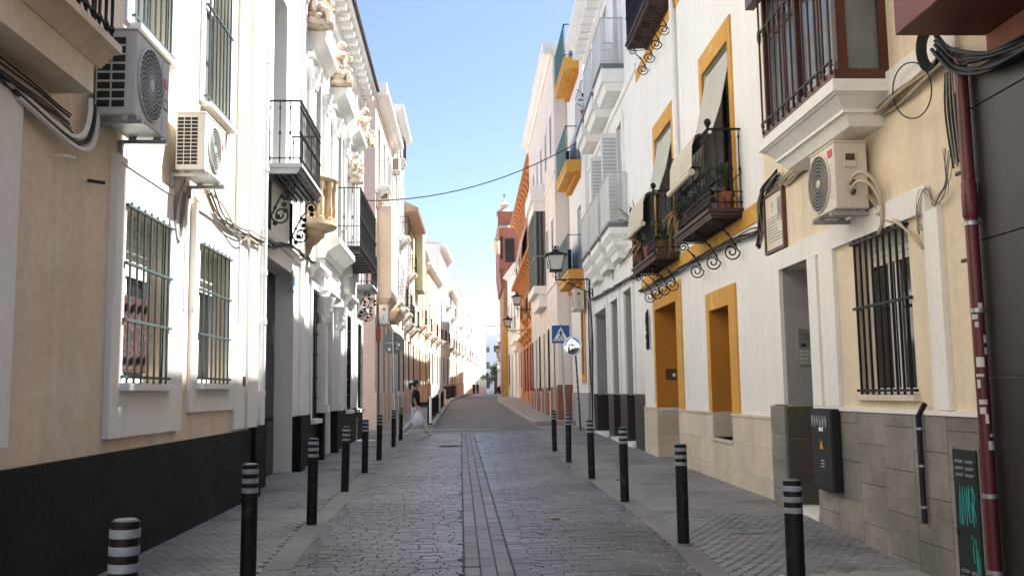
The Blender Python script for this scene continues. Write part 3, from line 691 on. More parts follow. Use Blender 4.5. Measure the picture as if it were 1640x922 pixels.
b2 = balcony(f, hL2, ua, ub, .65, 5.0, .12, 1.45, 'iron', 'iron', .135, 'baluster', .009, low=.5)
for k in range(9): MB().fb(f, ua + .05 + k * (ub - ua - .1) / 9, ua + .05 + k * (ub - ua - .1) / 9 + .2, 4.83, 4.878, .02, .6).build('soffit_slat', 'rust', b2)
ua, ub = f.px(597, 445, .5)[0], f.px(607.5, 450, .5)[0]
b3 = balcony(f, hL2, ua, min(ub, 15.85), .5, 4.6, .14, 1.0, 'greyw', 'iron', .12, 'baluster', .012); iron_brackets(f, b3, (ua + .12, ub - .25), 4.44, .45)
# carved stone oriel balcony
c = f.P(YU(18.55), 0, 0); A, B = f.d, f.n
o = MB().lathe([(.03, 4.1), (.08, 4.2), (.12, 4.32), (.24, 4.42), (.30, 4.5), (.34, 4.52), (.36, 4.6), (.56, 4.68), (.60, 4.72), (.60, 4.8), (.50, 4.82)], c, 14, 0, math.pi, A, B).build('stone_balcony', 'stone', hL2, True)
MB().lathe([(.5, 5.56), (.58, 5.58), (.61, 5.64), (.60, 5.68), (.5, 5.68)], c, 14, 0, math.pi, A, B).build('coping', 'stone', o, True)
me = MB().lathe([(.07, 0), (.07, .05), (.045, .07), (.065, .2), (.05, .3), (.042, .6), (.06, .64), (.075, .7), (.075, .76)], n=8).mesh('baluster', 'stone', smooth=True)
for k in range(7):
    a = math.pi * (k + .5) / 7; inst('baluster', me, o, c + A * .52 * math.cos(a) + B * .52 * math.sin(a) + Vector((0, 0, 4.805)))
# portal
P0, P1 = PD[0], PD[1]
o = MB().prof(f, P0 - .75, P1 + .75, [(-.02, 4.28), (.2, 4.3), (.24, 4.42), (.46, 4.56), (.5, 4.6), (.5, 4.72), (-.02, 4.74)]).build('portal_entablature', 'white2', hL2)
mb = MB(); mb.fb(f, P0 - .6, P1 + .6, 3.62, 4.279, -.015, .16); mb.prof(f, P0 - .65, P1 + .65, [(-.015, 3.5), (.2, 3.52), (.26, 3.61), (-.015, 3.615)]); mb.build('frieze', 'white2', hL2)
rn = random.Random(3)
for k in range(26):
    MB().ball(f.P(P0 - .5 + (P1 - P0 + 1) * (k % 13) / 12, 3.8 + .28 * (k // 13) + rn.uniform(-.06, .06), .16), rn.uniform(.045, .07), 6, (.6, 1, rn.uniform(.9, 1.7))).build('carved_leaf', 'white2', hL2, True)
for uu in (P0 - .42, P1 + .42):
    mb = MB(); mb.fb(f, uu - .16, uu + .16, 1.04, 2.9, -.015, .2); mb.fb(f, uu - .2, uu + .2, 1.035, 1.2, .01, .25); mb.build('portal_pilaster', 'white2', hL2)
    mb = MB(); cc = f.P(uu, 2.9, .12); mb.lathe([(.14, 0), (.16, .04), (.15, .08), (.19, .34), (.25, .5), (.26, .56)], cc, 10)
    for k in range(24): a = k * .262; mb.ball(cc + Vector((.185 * math.cos(a), .185 * math.sin(a), .12 + .14 * (k % 3))), .038, 6, (.7, .7, 1.8))
    mb.build('capital', 'white2', hL2, True)
door(f, hL2, (P0, P1, -.3, 2.6), .4, 'woodb', 4, 2); window(f, hL2, (P0, P1, 2.601, 3.3), .38, 'woodb', 'glass', 3, 1)
surround(f, hL2, (P0, P1, 0, 3.3), (P0 - .2, P1 + .2, 1.03, 3.45), 'white2', .08, False)
for (a, b) in ((0.02, .35), (D1[1] + .55, D1[1] + .9), (13.6, 14.0), (15.4, 15.8)): band(f, hL2, 'pilaster', 'white2', a, b, pt + .012, 10.29, .05)
MB().prof(f, 0, D1[1] + 1.0, [(-.02, 3.86), (.05, 3.87), (.07, 3.97), (-.02, 3.98)]).build('string_course', 'white2', hL2)
tp = f.R(467.5, 432, 472, 468); mb = MB().fb(f, tp[0], tp[0] + .25, tp[2], tp[3], 0, .02).build('street_name_tile', 'plaque', hL2)
MB().fb(f, tp[0] + .03, tp[0] + .22, tp[2] + .1, tp[3] - .1, .02, .022).build('tile_lettering', 'signblue', hL2)
# white downpipe at the joint of the two houses
t = thing('drainpipe', 'white downpipe where the cream house meets the white mansion', 'drainpipe', FL1.P(13.33, 1.0, .10))
MB().lathe([(.045, 1.0), (.045, 11)], FL1.P(13.33, 0, .10), 8).build('pipe', 'white2', t, True)
for z in (1.4, 2.4, 3.1, 4.6, 6.2): MB().lathe([(.056, z), (.056, z + .07)], FL1.P(13.33, 0, .10), 8).build('collar', 'white2', t, True)
f = FL1; bundle(f, [(10.3, 3.72), (11, 3.60), (12, 3.50), (13.2, 3.62)], 'tangle of grey cables sagging from the white air conditioner to the downpipe', ['cableg', 'cablek', 'cablec', 'cableg'], 8, .013, .07, .06, slack=.1)
f = FL2; bundle(f, [(.05, 3.72), (1.4, 3.72), (3.0, 4.0), (5.0, 4.05), (6.3, 4.05)], 'black cable run along the white mansion above its door', ['cablek', 'cablek', 'cableg'], 7, .016, .045, .07)
# ------------------------------------------------------------------ RIGHT 0 : dark tiled building at the right edge
f = FR0 = Fr(3.71, 0, 3.71, 6.6, 'R')
hR0 = house(f, -6, 6.62, 8.4, 9, 'creamR', [(2.5, 5, 5, 7, .2)], 'apartment_building', 'building clad in dark slabs with a maroon upper bay, at the right edge')  # unseen upper wall made low and pale to bounce light across
window(f, hR0, (2.5, 5, 5, 7), .2, 'doorg', 'glass', 2, 2)
for i in range(11):
    for j in range(5):
        a = 6.60 - (i + 1) * .9; v = -.5 + j * .98; MB().fb(f, a + .004, a + .896, v + .004, min(v + .976, 3.69), 0, .03).build('cladding_slab', 'darktile', hR0, bevel=.003)
MB().fb(f, 2, 6.25, 3.86, 6.9, .032, .70).build('maroon_bay', 'maroon', hR0, bevel=.01)
MB().fb(f, 2.2, 6.22, 3.70, 3.855, .032, .06).build('bay_beam', 'terra', hR0)
# maroon drainpipe
pu, pv = f.px(1579, 600, .06); t = thing('drainpipe', 'maroon drainpipe covered in torn stickers, beside the dark slabs', 'drainpipe', f.P(pu, -.1, .1)); cc = f.P(pu, 0, .09)
MB().lathe([(.045, .08), (.045, 3.82)], cc, 12).build('pipe', 'maroonp', t, True); MB().lathe([(.052, -.2), (.052, .08)], cc, 12).build('pipe_foot', 'greyw', t, True)
for z in (.1, .62, 1.92, 2.55): 
    MB().lathe([(.052, z), (.052, z + .03)], cc, 12).build('clamp', 'steel', t, True)
MB().lathe([(.045, 2.60), (.055, 2.62), (.055, 2.78), (.052, 2.8), (.052, 2.86), (.045, 2.88)], cc, 12).build('pipe_socket', 'maroonp', t, True)
rn = random.Random(5)
for k in range(13):
    z = .95 + k * .085 + rn.uniform(-.02, .02); a0 = f.rz + rn.uniform(-.9, .9) + .9
    MB().lathe([(.0462, z), (.0462, z + rn.uniform(.02, .07))], cc, 6, a0, a0 + rn.uniform(.4, 1.3)).build('sticker', 'sticker', t)
for z in (2.3, 2.95): MB().fb(f, pu, pu + .16, z, z + .025, .08, .1).build('wall_hook', 'rust', t)
# ------------------------------------------------------------------ RIGHT 1 : cream house
f = FR1 = Fr(3.73, 0, 3.73, 11.5, 'R')
vb_ = 2.81
DR = (f.px(1303, 520)[0], f.px(1256.5, 520)[0], .0, vb_, .55)
WR = f.R(1367, 401, 1470, 630); WR = (WR[0], WR[1], WR[2], vb_ - .01, .16)
hR1 = house(f, 6.625, 11.5, 17.2, 9, 'creamR', [DR, WR, (8.75, 10.0, 4.75, 6.9, .2)], 'town_house', 'cream house on the right with a grey tiled plinth and a timber bay window')
fa, fb_ = 7.32, 11.44; pv = 1.2
mb = MB(); mb.fb(f, fa, fb_, vb_, 3.03, -.02, .045)
for a, b in ((DR[1], fb_), (f.px(1317, 520)[0], DR[0]), (f.px(1345, 520)[0], f.px(1322, 520)[0]), (f.px(1521, 520)[0], f.px(1497, 520)[0])):
    a, b = min(a, b), max(a, b); mb.fb(f, a, b, pv + .015, vb_ - .001, -.02, .045)
mb.build('frame_band', 'white2', hR1)
MB().fb(f, 6.7, 10.45, 3.95, 4.17, -.02, .04).build('string_course', 'white2', hR1)
MB().fb(f, DR[0] + .003, DR[1] - .003, pv + .015, vb_ - .003, -.545, -.53).build('door_lining', 'greyw', hR1)
mb = MB(); u = DR[1] - .012; mb.fb(f, u, DR[1] - .002, pv + .012, vb_ - .004, -.53, -.001); mb.build('reveal', 'greyw', hR1)
for k in range(3):
    MB().fb(f, u - .003, DR[1] - .002, .06 + k * .38, .06 + k * .38 + .372, -.53, .02).build('tile', 'tiled', hR1)
dd = door(f, hR1, (DR[0], DR[1], .06, 2.7), .50, 'doorg', 3, 1)
MB().fb(f, DR[0], DR[1], -.1, .05, -.5, .05).build('doorstep', 'white2', hR1)
# intercom on the far reveal
qy = DR[1] - .012; P = f.P
o = MB().fb(f, qy - .012, qy, 1.66, 2.10, -.33, -.14).build('intercom', 'steel', hR1, bevel=.004)
for k in range(4):
    for j in range(3): MB().fb(f, qy - .016, qy - .012, 1.69 + .045 * k, 1.72 + .045 * k, -.31 + .055 * j, -.27 + .055 * j).build('call_button', 'acg', o)
MB().fb(f, qy - .015, qy - .012, 1.98, 2.05, -.29, -.18).build('speaker', 'steelg', o); MB().fb(f, qy - .015, qy - .012, 1.89, 1.925, -.24, -.18).build('screen', 'black', o)
wd = window(f, hR1, WR, .14, 'white2', 'glass', 2, 1, blind=.16)
MB().fb(f, WR[0] + .62, WR[0] + .68, WR[2] + .05, WR[3] - .1, -.139, -.12).build('curtain', 'blind', hR1)
grille(f, hR1, WR, 9, 'iron', .02, (.02, .555, .985), .013, .02); sill(f, hR1, WR, 'trav', .06, .06, .05)
# plinth: slate tiles set in grout
MB().fb(f, 6.64, DR[0] - .005, -.5, pv - .03, -.01, .02).build('plinth_bed', 'grout', hR1)
cols = frange(6.66, DR[0] - .01, .52)
for i in range(len(cols) - 1):
    for j in range(6):
        v = -.42 + j * .37 - (.18 if i % 2 else 0); top = min(v + .366, pv - .03)
        if j == 5: top = pv - .03
        if v + .02 > pv - .03: continue
        MB().fb(f, cols[i] + .0012, cols[i + 1] - .0012, v + .002, top, .02, .034 + .002 * ((i * 7 + j * 3) % 3)).build('tile', 'tile', hR1)
for a, b in ((DR[1] + .002, 11.49),):
    for j in range(4): MB().fb(f, a, b, -.1 + j * .325, min(-.1 + j * .325 + .32, pv), -.01, .05).build('tile', 'tile', hR1)
MB().fb(f, 6.63, DR[0], pv - .028, pv + .01, -.02, .05).build('plinth_cap', 'white2', hR1)
# meter box, cabinet, short drain
q = f.R(1331, 660, 1304, 783, .13); t = thing('meter_box', 'black electric meter box with graffiti and a warning sticker beside the door', 'meter box', f.P((q[0] + q[1]) / 2, .35, .06))
v0, v1 = .36, 1.19; MB().fb(f, q[0], q[1], v0, v1, .036, .13).build('casing', 'black', t, bevel=.006); MB().fb(f, q[0] + .02, q[1] - .02, v0 + .02, v1 - .02, .13, .136).build('door', 'doorg', t)
MB().add([f.P((q[0] + q[1]) / 2 - .05, v0 + .42, .138), f.P((q[0] + q[1]) / 2 + .05, v0 + .42, .138), f.P((q[0] + q[1]) / 2, v0 + .52, .138)], [(0, 1, 2)]).build('warning_sticker', 'warn', t)
mb = MB(); rn = random.Random(4); L = q[1] - q[0]; x = q[1] - .04
for k in range(6): mb.tube([f.P(x - k * L * .13, v1 - .07, .138), f.P(x - k * L * .13 - .015, v1 - .17 - rn.random() * .04, .138), f.P(x - k * L * .13 - .04, v1 - .09 - rn.random() * .04, .138)], .004, 4)
mb.build('graffiti', 'grafw', t)
for k in range(3): MB().fb(f, q[0] + L * .4, q[0] + L * .56, v0 + .24 + .03 * k, v0 + .247 + .03 * k, .136, .138).build('lettering', 'signw', t)
MB().fb(f, q[0] + L * .4, q[0] + L * .6, v0 + .60, v0 + .64, .136, .138).build('lettering', 'signw', t)
q = f.R(1528, 716, 1590, 905); q = (6.74, f.px(1529, 800, .06)[0], -.32, f.px(1529, 713, .06)[1]); t = thing('utility_cabinet', 'dark metal utility cabinet with teal graffiti, set in the tiled plinth', 'cabinet', f.P(q[0], q[2], .04))
MB().fb(f, q[0], q[1], q[2], q[3], .0405, .055).build('frame', 'cement', t); o = MB().fb(f, q[0] + .02, q[1] - .02, q[2] + .02, q[3] - .02, .055, .068).build('door', 'doorg', t, bevel=.004)
for a in (.3, .68):
    for v in (q[3] - .22, q[2] + .25):
        for k in range(3): MB().prof(f, q[0] + (q[1] - q[0]) * a - .06, q[0] + (q[1] - q[0]) * a + .06, [(.066, v + .05 * k), (.08, v + .05 * k), (.066, v + .05 * k + .025)]).build('louvre', 'doorg', o)
gx = lambda s: q[1] - .07 - s * (q[1] - q[0] - .12); gv = lambda r: q[3] - .28 - .30 * r
mb = MB()
strokes = [[(.05, 1), (.12, 0), (.18, 1)], [(.08, .55), (.17, .55)], [(.22, 1), (.26, .05), (.36, .95), (.40, .05)], [(.45, 1), (.5, .1), (.6, .9), (.62, .0)], [(.72, .1), (.64, .15), (.63, .42), (.76, .5), (.74, .85), (.62, .9)], [(.82, .0), (.81, 1.0), (.95, .8), (.84, .5), (.95, .3), (.82, .05)],
           [(.62, 1.3), (.70, 1.2)], [(.8, 1.25), (.68, 1.5), (.72, 1.85), (.84, 1.8), (.86, 1.5), (.78, 1.55)], [(.86, 1.3), (.86, 2.1), (.95, 1.5), (.92, 2.15), (1.03, 1.7), (1.0, 2.1)]]
for st in strokes: mb.tube([f.P(gx(a), gv(b), .0695) for a, b in st], .004, 4)
mb.build('graffiti', 'graf', t)
MB().ball(f.P(q[1] - .05, (q[2] + q[3]) / 2, .07), .018, 6).build('lock', 'black', t)
pu = f.px(1490, 760)[0]; t = thing('drain_spout', 'short black waste pipe clipped to the grey tiled plinth', 'pipe', f.P(pu, .25, .07))
MB().tube([f.P(pu - .08, 1.26, .05), f.P(pu, 1.16, .07), f.P(pu, .3, .07)], .024, 8).build('pipe', 'black', t, True)
for z in (.42, .75, 1.05): MB().lathe([(.028, z), (.028, z + .02)], f.P(pu, 0, .07), 8).build('clip', 'steel', t)
# bay window
wv = 4.35
def bay_base(f, u0, u1, w, vt, tiers, m, h, name='bay_base'):
    mb = MB(); v = vt
    for (ins, hh, slope) in tiers:
        mb.fr2(f, (u0 + ins + slope, u1 - ins - slope, w - ins - slope, v - hh), (u0 + ins, u1 - ins, w - ins, v)); v -= hh + .0
    return mb.build(name, m, h)
b0, b1_ = f.px(1333, 126, .54)[0], f.px(1214, 230, .54)[0]
bvt = f.px(1333, 126, .54)[1]; bay_base(f, b0, b1_, .54, bvt, ((0, .11, 0), (.015, .02, .02), (.05, .10, .10), (.14, .03, 0), (.17, .10, .06)), 'white2', hR1)
bay = MB(); x0, x1, bw, z0, z1 = b0 + .10, b1_ - .1, .46, bvt + .01, 6.5
bay.fb(f, x0 - .05, x1 + .05, z0, z0 + .1, 0, bw + .04)
for uu, ww in ((x0, bw), (x1, bw), ((x0 + x1) / 2, bw), (x0, .07), (x1, .07)): bay.fb(f, uu - .045, uu + .045, z0 + .101, z1, ww - .09, ww)
bay.fb(f, x0 - .06, x1 + .06, z1 + .001, z1 + .3, 0, bw + .05); o = bay.build('bay_window', 'wood', hR1)
for a, b in ((x0 + .045, (x0 + x1) / 2 - .045), ((x0 + x1) / 2 + .045, x1 - .045)):
    MB().fb(f, a, b, z0 + .101, z1, bw - .055, bw - .045).build('pane', 'glassl', o)
    mb = MB(); mb.fb(f, a, b, 5.2, 5.26, bw - .07, bw - .03); mb.fb(f, (a + b) / 2 - .03, (a + b) / 2 + .03, z0 + .1, z1, bw - .068, bw - .033); mb.build('mullion', 'wood', o)
for uu in (x0, x1):
    MB().fb(f, uu - .005, uu + .005, z0 + .101, z1, .071, bw - .091).build('pane', 'glassl', o); MB().fb(f, uu - .02, uu + .02, 5.2, 5.26, .071, bw - .091).build('mullion', 'wood', o)
me = barmesh(2.2, .011, 'rust', 'baluster')
mb = MB(); mb.fb(f, x0 - .03, x1 + .03, bvt + .18, bvt + .2, bw + .04, bw + .06); mb.fb(f, x0 - .03, x1 + .03, 5.3, 5.32, bw + .04, bw + .06); g = mb.build('bay_grille', 'iron', hR1)
for k in range(13): inst('bar', me, g, f.P(x0 + (x1 - x0) * k / 12, bvt + .07, bw + .05))
MB().fb(f, x0 - .1, x1 + .1, 5.62, 5.85, bw + .06, bw + .16).build('shutter_box', 'wood', o)
# AC on the right
ACR = acpx(f, 1337, 1298, 226, 335, .37)
ac_unit(f, *ACR, .06, .37, 'cream air conditioner with exposed pipes under the right bay window', 'acc', 'panel', (.64, .5), .44, None, 0, 'greyw')
for k in range(2):
    b = ACR[2] + .16 + .08 * k; u_ = ACR[0]; tag(cable('refrigerant_pipe', [f.P(u_ - .02, b, .24), f.P(u_ - .13, b + .07, .22), f.P(u_ - .23, b + .04, .16), f.P(u_ - .27, b - .12, .08), f.P(u_ - .25, b - .34, .06), f.P(u_ - .15, b - .42 + .1 * k, .06)], .018, 'cablec'), ('lower', 'upper')[k] + ' cream pipe looping from the cream air conditioner', 'pipe')
# cables
t = bundle(f, [(6.75, 3.92), (7.6, 3.88), (8.3, 3.86), (8.9, 3.88)], 'cream cable bundle under the white string course on the right', ['cablec', 'cablec', 'cablec', 'cableg'], 9, .016, .05, .04, slack=.05)
bundle(f, [(9.75, 3.83), (10.6, 3.83), (10.85, 3.84)], 'cream cables between the cream air conditioner and the plaque', ['cablec', 'cableg', 'cablec'], 7, .014, .035, .03)
bundle(f, [(10.75, 3.92), (11.35, 3.86), (11.52, 3.70), (11.55, 3.35), (11.6, 3.2)], 'dark cables bent round the top of the tile plaque', ['cablek', 'cableg', 'cablek'], 9, .016, .035, .05)
pts = [f.px(x, y) for x, y in ((1528, 240), (1532, 300), (1505, 330), (1488, 300), (1482, 340), (1487, 375))]
bundle(f, pts, 'thin loose grey cables hanging beside the right drainpipe', ['cableg', 'cablec', 'cableg'], 5, .006, .03, .03, slack=.03)
pts = [f.px(x, y) for x, y in ((1392, 300), (1412, 330), (1415, 352), (1450, 355), (1470, 372), (1482, 400))]
bundle(f, pts, 'cream cable drooping from the cream air conditioner to the barred window', ['cablec', 'cablec'], 2, .012, .012, .04, slack=.02)
lp = [f.px(1480 + 32 * math.cos(a), 145 + 45 * math.sin(a)) for a in [k * .157 for k in range(41)]]
tag(cable('cable_loop', [f.P(u, v, .10) for u, v in lp], .006, 'cablek'), 'single dark cable loop in front of the string course', 'cable')
t = thing('cable_coil', 'coil of black cable hanging under the maroon bay', 'cable', f.P(*f.px(1527, 110), .2))
c0 = f.P(f.px(1527, 75)[0], f.px(1527, 78)[1], .16); A = (f.d * .8 + f.n * .6)
for k in range(5):
    rr = .10 + .008 * k; cable('coil_turn', [c0 + A * rr * .62 * math.cos(i * .42) + Vector((0, 0, rr * 1.35 * math.sin(i * .42))) + f.n * .012 * k for i in range(16)], .010, 'cablek', t)
bundle(FR0, [(6.75, 3.98), (6.5, 3.74), (6.0, 3.6), (5.0, 3.55), (3, 3.5)], 'thick black cable bundle along the top of the dark slabs', ['cablek'], 14, .016, .07, .09)
u, v = f.px(1541, 175); t = thing('junction_box', 'dark tangled junction box beside the maroon drainpipe', 'junction box', f.P(u, v, .05))
MB().fb(f, u - .05, u + .07, v - .35, v + .12, .01, .07).build('casing', 'rust', t, bevel=.01)
for k in range(6): cable('cable', [f.P(u - .04 + .02 * k, v + .3, .08), f.P(u - .05 + .025 * k, v, .09 + .01 * (k % 2)), f.P(u - .03 + .02 * k, v - .38 - .03 * (k % 3), .06)], .008, 'cablek' if k % 2 else 'cableg', t)
# plaque
pu0, pu1, pv0, pv1 = 10.72, 11.44, 3.05, 3.80
t = thing('plaque', 'tile plaque in a dark frame with faded writing, on the cream house', 'plaque', f.P((pu0 + pu1) / 2, pv0, .03))
mb = MB(); mb.fb(f, pu0, pu0 + .04, pv0, pv1, 0, .05); mb.fb(f, pu1 - .04, pu1, pv0, pv1, 0, .05); mb.fb(f, pu0 + .04, pu1 - .04, pv0, pv0 + .04, 0, .05); mb.fb(f, pu0 + .04, pu1 - .04, pv1 - .04, pv1, 0, .05); mb.build('frame', 'woodb', t)
for i in range(3):
    for j in range(4):
        L = (pu1 - pu0 - .08) / 3; K = (pv1 - pv0 - .08) / 4; MB().fb(f, pu0 + .04 + L * i + .001, pu0 + .04 + L * (i + 1) - .001, pv0 + .04 + K * j + .001, pv0 + .04 + K * (j + 1) - .001, 0, .03).build('plaque_tile', 'plaque', t)
mb = MB(); rn = random.Random(8)
for k in range(9):
    x = pu1 - .1; v = pv0 + .42 - .036 * k
    while x > pu0 + (.25 if k < 6 else .12):
        l = rn.uniform(.02, .06); mb.fb(f, x - l, x, v, v + .012, .03, .0315); x -= l + .014
mb.build('writing', 'ink', t)
mb = MB(); mb.tube([f.P(pu1 - .3, pv1 - .12, .031), f.P(pu1 - .3, pv1 - .26, .031)], .003, 4); mb.tube([f.P(pu1 - .36, pv1 - .16, .031), f.P(pu1 - .24, pv1 - .16, .031)], .003, 4)
for k in range(5): mb.tube([f.P(pu0 + .1 + .03 * k, pv1 - .1 - .03 * (k % 2), .031), f.P(pu0 + .1 + .03 * k, pv1 - .42 + .04 * (k % 3), .031)], .004, 4)
mb.build('drawing', 'ink', t)
# ------------------------------------------------------------------ RIGHT 2 : white house with ochre trim
f = FR2 = Fr(3.80, 11.5, 3.84, 20.7, 'R')
def srt(r, *k): return (min(r[0], r[1]), max(r[0], r[1]), r[2], r[3]) + k
D = f.R(1084, 481, 1053.5, 600); D = (D[0], D[1], 0.0, D[3], .6)
E = f.R(1169, 487, 1146, 709); E = (E[0], E[1], .66, E[3], .5)
vs_ = 3.9
WA = f.R(1166.5, 64, 1125, 113); WA = (WA[0], WA[1], vs_ + .01, f.px(1166.5, 64)[1], .35)
WB = f.R(1075.7, 176, 1049, 205); WB = (WB[0], WB[1], vs_ + .01, WA[3], .35)
UP = 8.72; WC = (WB[0] - .05, WB[1] + .05, UP + .01, 11.3, .35); WD = (WA[0], WA[1], UP + .01, 11.3, .35)
hR2 = house(f, 0, 9.2, 12.1, 9, 'white', [D, E, WA, WB, WC, WD], 'town_house', 'white house with ochre door and window surrounds and two planted iron balconies')
MB().fb(f, .3, 6.4, 12.1, 13.9, -9, -.3).build('unseen_attic', 'white', hR2); MB().fb(f, 6.401, 9.19, 12.1, 16.6, -9, -.3).build('unseen_attic', 'white', hR2)  # unseen attics, sized to set the shadow line on the left walls
pt = 1.02
mbp = [(0.01, E[0]), (E[1], D[0]), (D[1], 9.18)]
for a, b in mbp:
    n = max(1, round((b - a) / .85))
    for i in range(n):
        for j in range(3):
            x0, x1 = a + (b - a) * i / n, a + (b - a) * (i + 1) / n; MB().fb(f, x0 + .002, x1 - .002, -.12 + .38 * j, -.12 + .38 * j + .377, -.01, .035).build('stone_slab', 'trav', hR2)
    MB().fb(f, a, b, pt, pt + .035, -.01, .05).build('plinth_cap', 'trav', hR2)
MB().fb(f, E[0], E[1], -.12, .655, -.012, .034).build('stone_slab', 'trav', hR2); MB().fb(f, E[0] - .03, E[1] + .03, .615, .66, -.3, .06).build('sill', 'trav', hR2)
for q, o in ((D, f.R(1091, 453, 1046.8, 470.5)), (E, f.R(1179, 453.5, 1132, 472))):
    mb = MB(); lo = pt + .036; top = o[3]
    mb.fb(f, o[0], q[0], lo, top, -.02, .03); mb.fb(f, q[1], o[1], lo, top, -.02, .03); mb.fb(f, q[0], q[1], q[3], top, -.02, .03); mb.build('ochre_surround', 'ochre', hR2)
    MB().fb(f, q[1] - .008, q[1] - .001, lo, q[3] - .002, -.59 if q is D else -.4, .029).build('reveal', 'ochred', hR2)
    MB().fb(f, q[0] + .001, q[0] + .008, lo, q[3] - .002, -.59 if q is D else -.4, .0).build('reveal', 'ochred', hR2)
    MB().fb(f, q[0] + .009, q[1] - .009, q[3] - .008, q[3] - .002, -.59 if q is D else -.4, .028).build('reveal', 'ochred', hR2)
    for j in range(2 if q is D else 1):
        z0 = -.05 + .53 * j if q is D else .665; z1 = z0 + .525 if q is D else lo - .003
        MB().fb(f, q[1] - .012, q[1] - .001, z0, z1, -.59 if q is D else -.4, .02).build('stone_slab', 'trav', hR2)
door(f, hR2, (D[0], D[1], .02, D[3]), .55, 'woodb', 4, 1); MB().fb(f, D[0], D[1], -.1, .03, -.5, .05).build('doorstep', 'trav', hR2)
window(f, hR2, E, .36, 'wood', 'glass', 2, 2)
mb = MB().fb(f, D[1] - .03, D[1] - .008, 1.62, 1.84, -.38, -.16); o = mb.build('intercom', 'woodb', hR2, bevel=.004); MB().fb(f, D[1] - .033, D[1] - .03, 1.68, 1.74, -.36, -.30).build('name_card', 'signw', o)
for q in (WA, WB, WC, WD):
    surround(f, hR2, q, (q[0] - .16, q[1] + .16, q[2], q[3] + .32), 'ochre', .03, False); window(f, hR2, q, .3, 'wood', 'glass', 2, 3)
    MB().fb(f, q[0] + .06, q[0] + .36, q[2] + .02, q[3] - .05, -.27, -.22).build('door_shutter', 'woodb', hR2)
for a, b, v0, v1 in ((.1, 9.15, 3.60, 3.85), (.1, 9.15, UP - .32, UP - .06)): band(f, hR2, 'ochre_band', 'ochre', a, b, v0, v1, .02)
ends = []
for (xa, ya, xb, yb) in ((1130, 212, 1075, 303), (1043, 287, 1008.5, 345)): ends.append((f.px(xa, ya, .5)[0], f.px(xb, yb, .5)[0]))
bals = []
for (a, b), v, lo in ((ends[0], vs_, .24), (ends[1], vs_, .24), (ends[1], UP, .24), (ends[0], UP, .24)):
    sl = MB(); sl.fb(f, a, b, v - .05, v, -.02, .5); sl.fb(f, a + .02, b - .02, v - .10, v - .051, -.02, .47)
    o = balcony(f, hR2, a, b, .5, v, .1, 1.13, 'rust', 'iron', .085, 'baluster', .009, low=lo, finial=True, slab=sl); bals.append(o)
    mb = MB()
    for k in range(9):
        uu = a + .06 + (b - a - .12) * k / 8
        mb.tube([f.P(uu + .07 * math.cos(t * .7), v - .125, .25 + .19 * math.sin(t * .7)) for t in range(10)], .009, 4)
    for k in range(2): mb.fb(f, a + .03, b - .03, v - .135, v - .102, .03 + .4 * k, .06 + .4 * k)
    mb.build('soffit_scrollwork', 'rust', o, True)
    mb = MB()
    for k in range(int((b - a) / .12)):
        uu = a + .06 + .12 * k; mb.tube([f.P(uu + .05 * math.cos(t * .785), v + .13 + .05 * math.sin(t * .785), .465) for t in range(9)], .006, 4)
    for k in range(4):
        q = .05 + .11 * k; mb.tube([f.P(a + .04, v + .13 + .05 * math.sin(t * .785), q + .045 + .045 * math.cos(t * .785)) for t in range(9)], .006, 4)
    mb.build('ring_frieze', 'rust', o, True)
    for t in ((.06, .5, .94) if (b - a) < 2.4 else (.05, .35, .65, .95)): scroll(f, a + (b - a) * t, v - .1, .46, .80).build('bracket', 'iron', o, True)
# woven blinds let down over the balcony rails
for (a, b), q, lb in ((ends[0], WA, 'pale woven blind draped over the nearer planted balcony of the white house'), (ends[1], WB, 'pale woven blind draped over the farther planted balcony of the white house')):
    ua, ub = q[0] + .03, q[1] - .03; vlow = (f.px(1113, 271, .6) if q is WA else f.px(1036, 352, .6))[1]; t = thing('woven_blind', lb, 'blind', f.P((ua + ub) / 2, vs_ + .8, .5), 'woven blinds over the balconies')
    path = [(-.04, q[3] - .08), (.03, q[3] - .45), (.14, q[3] - .95), (.30, q[3] - 1.4), (.47, vs_ + 1.19), (.535, vs_ + 1.16), (.585, vs_ + 1.0), (.60, vlow + .04)]
    Q = []
    for (w0, v0), (w1, v1) in zip(path[:-1], path[1:]):
        n = max(1, int(math.hypot(w1 - w0, v1 - v0) / .035))
        for k in range(n): Q.append((w0 + (w1 - w0) * k / n, v0 + (v1 - v0) * k / n))
    hang = len([1 for x in Q if x[0] >= .5])
    for k in range(len(Q) - 1):
        (w0, v0), (w1, v1) = Q[k], Q[k + 1]; g = .12
        w1, v1 = w1 - (w1 - w0) * g, v1 - (v1 - v0) * g
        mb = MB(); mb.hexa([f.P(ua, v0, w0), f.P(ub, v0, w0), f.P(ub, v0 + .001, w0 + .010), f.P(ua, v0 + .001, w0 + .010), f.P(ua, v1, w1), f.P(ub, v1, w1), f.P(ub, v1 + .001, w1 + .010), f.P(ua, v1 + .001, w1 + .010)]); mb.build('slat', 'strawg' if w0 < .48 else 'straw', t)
    mb = MB(); mb.tube([f.P(ua - .02, vlow, .61), f.P(ub + .02, vlow, .61)], .05, 10); mb.build('roll', 'straw', t, True)
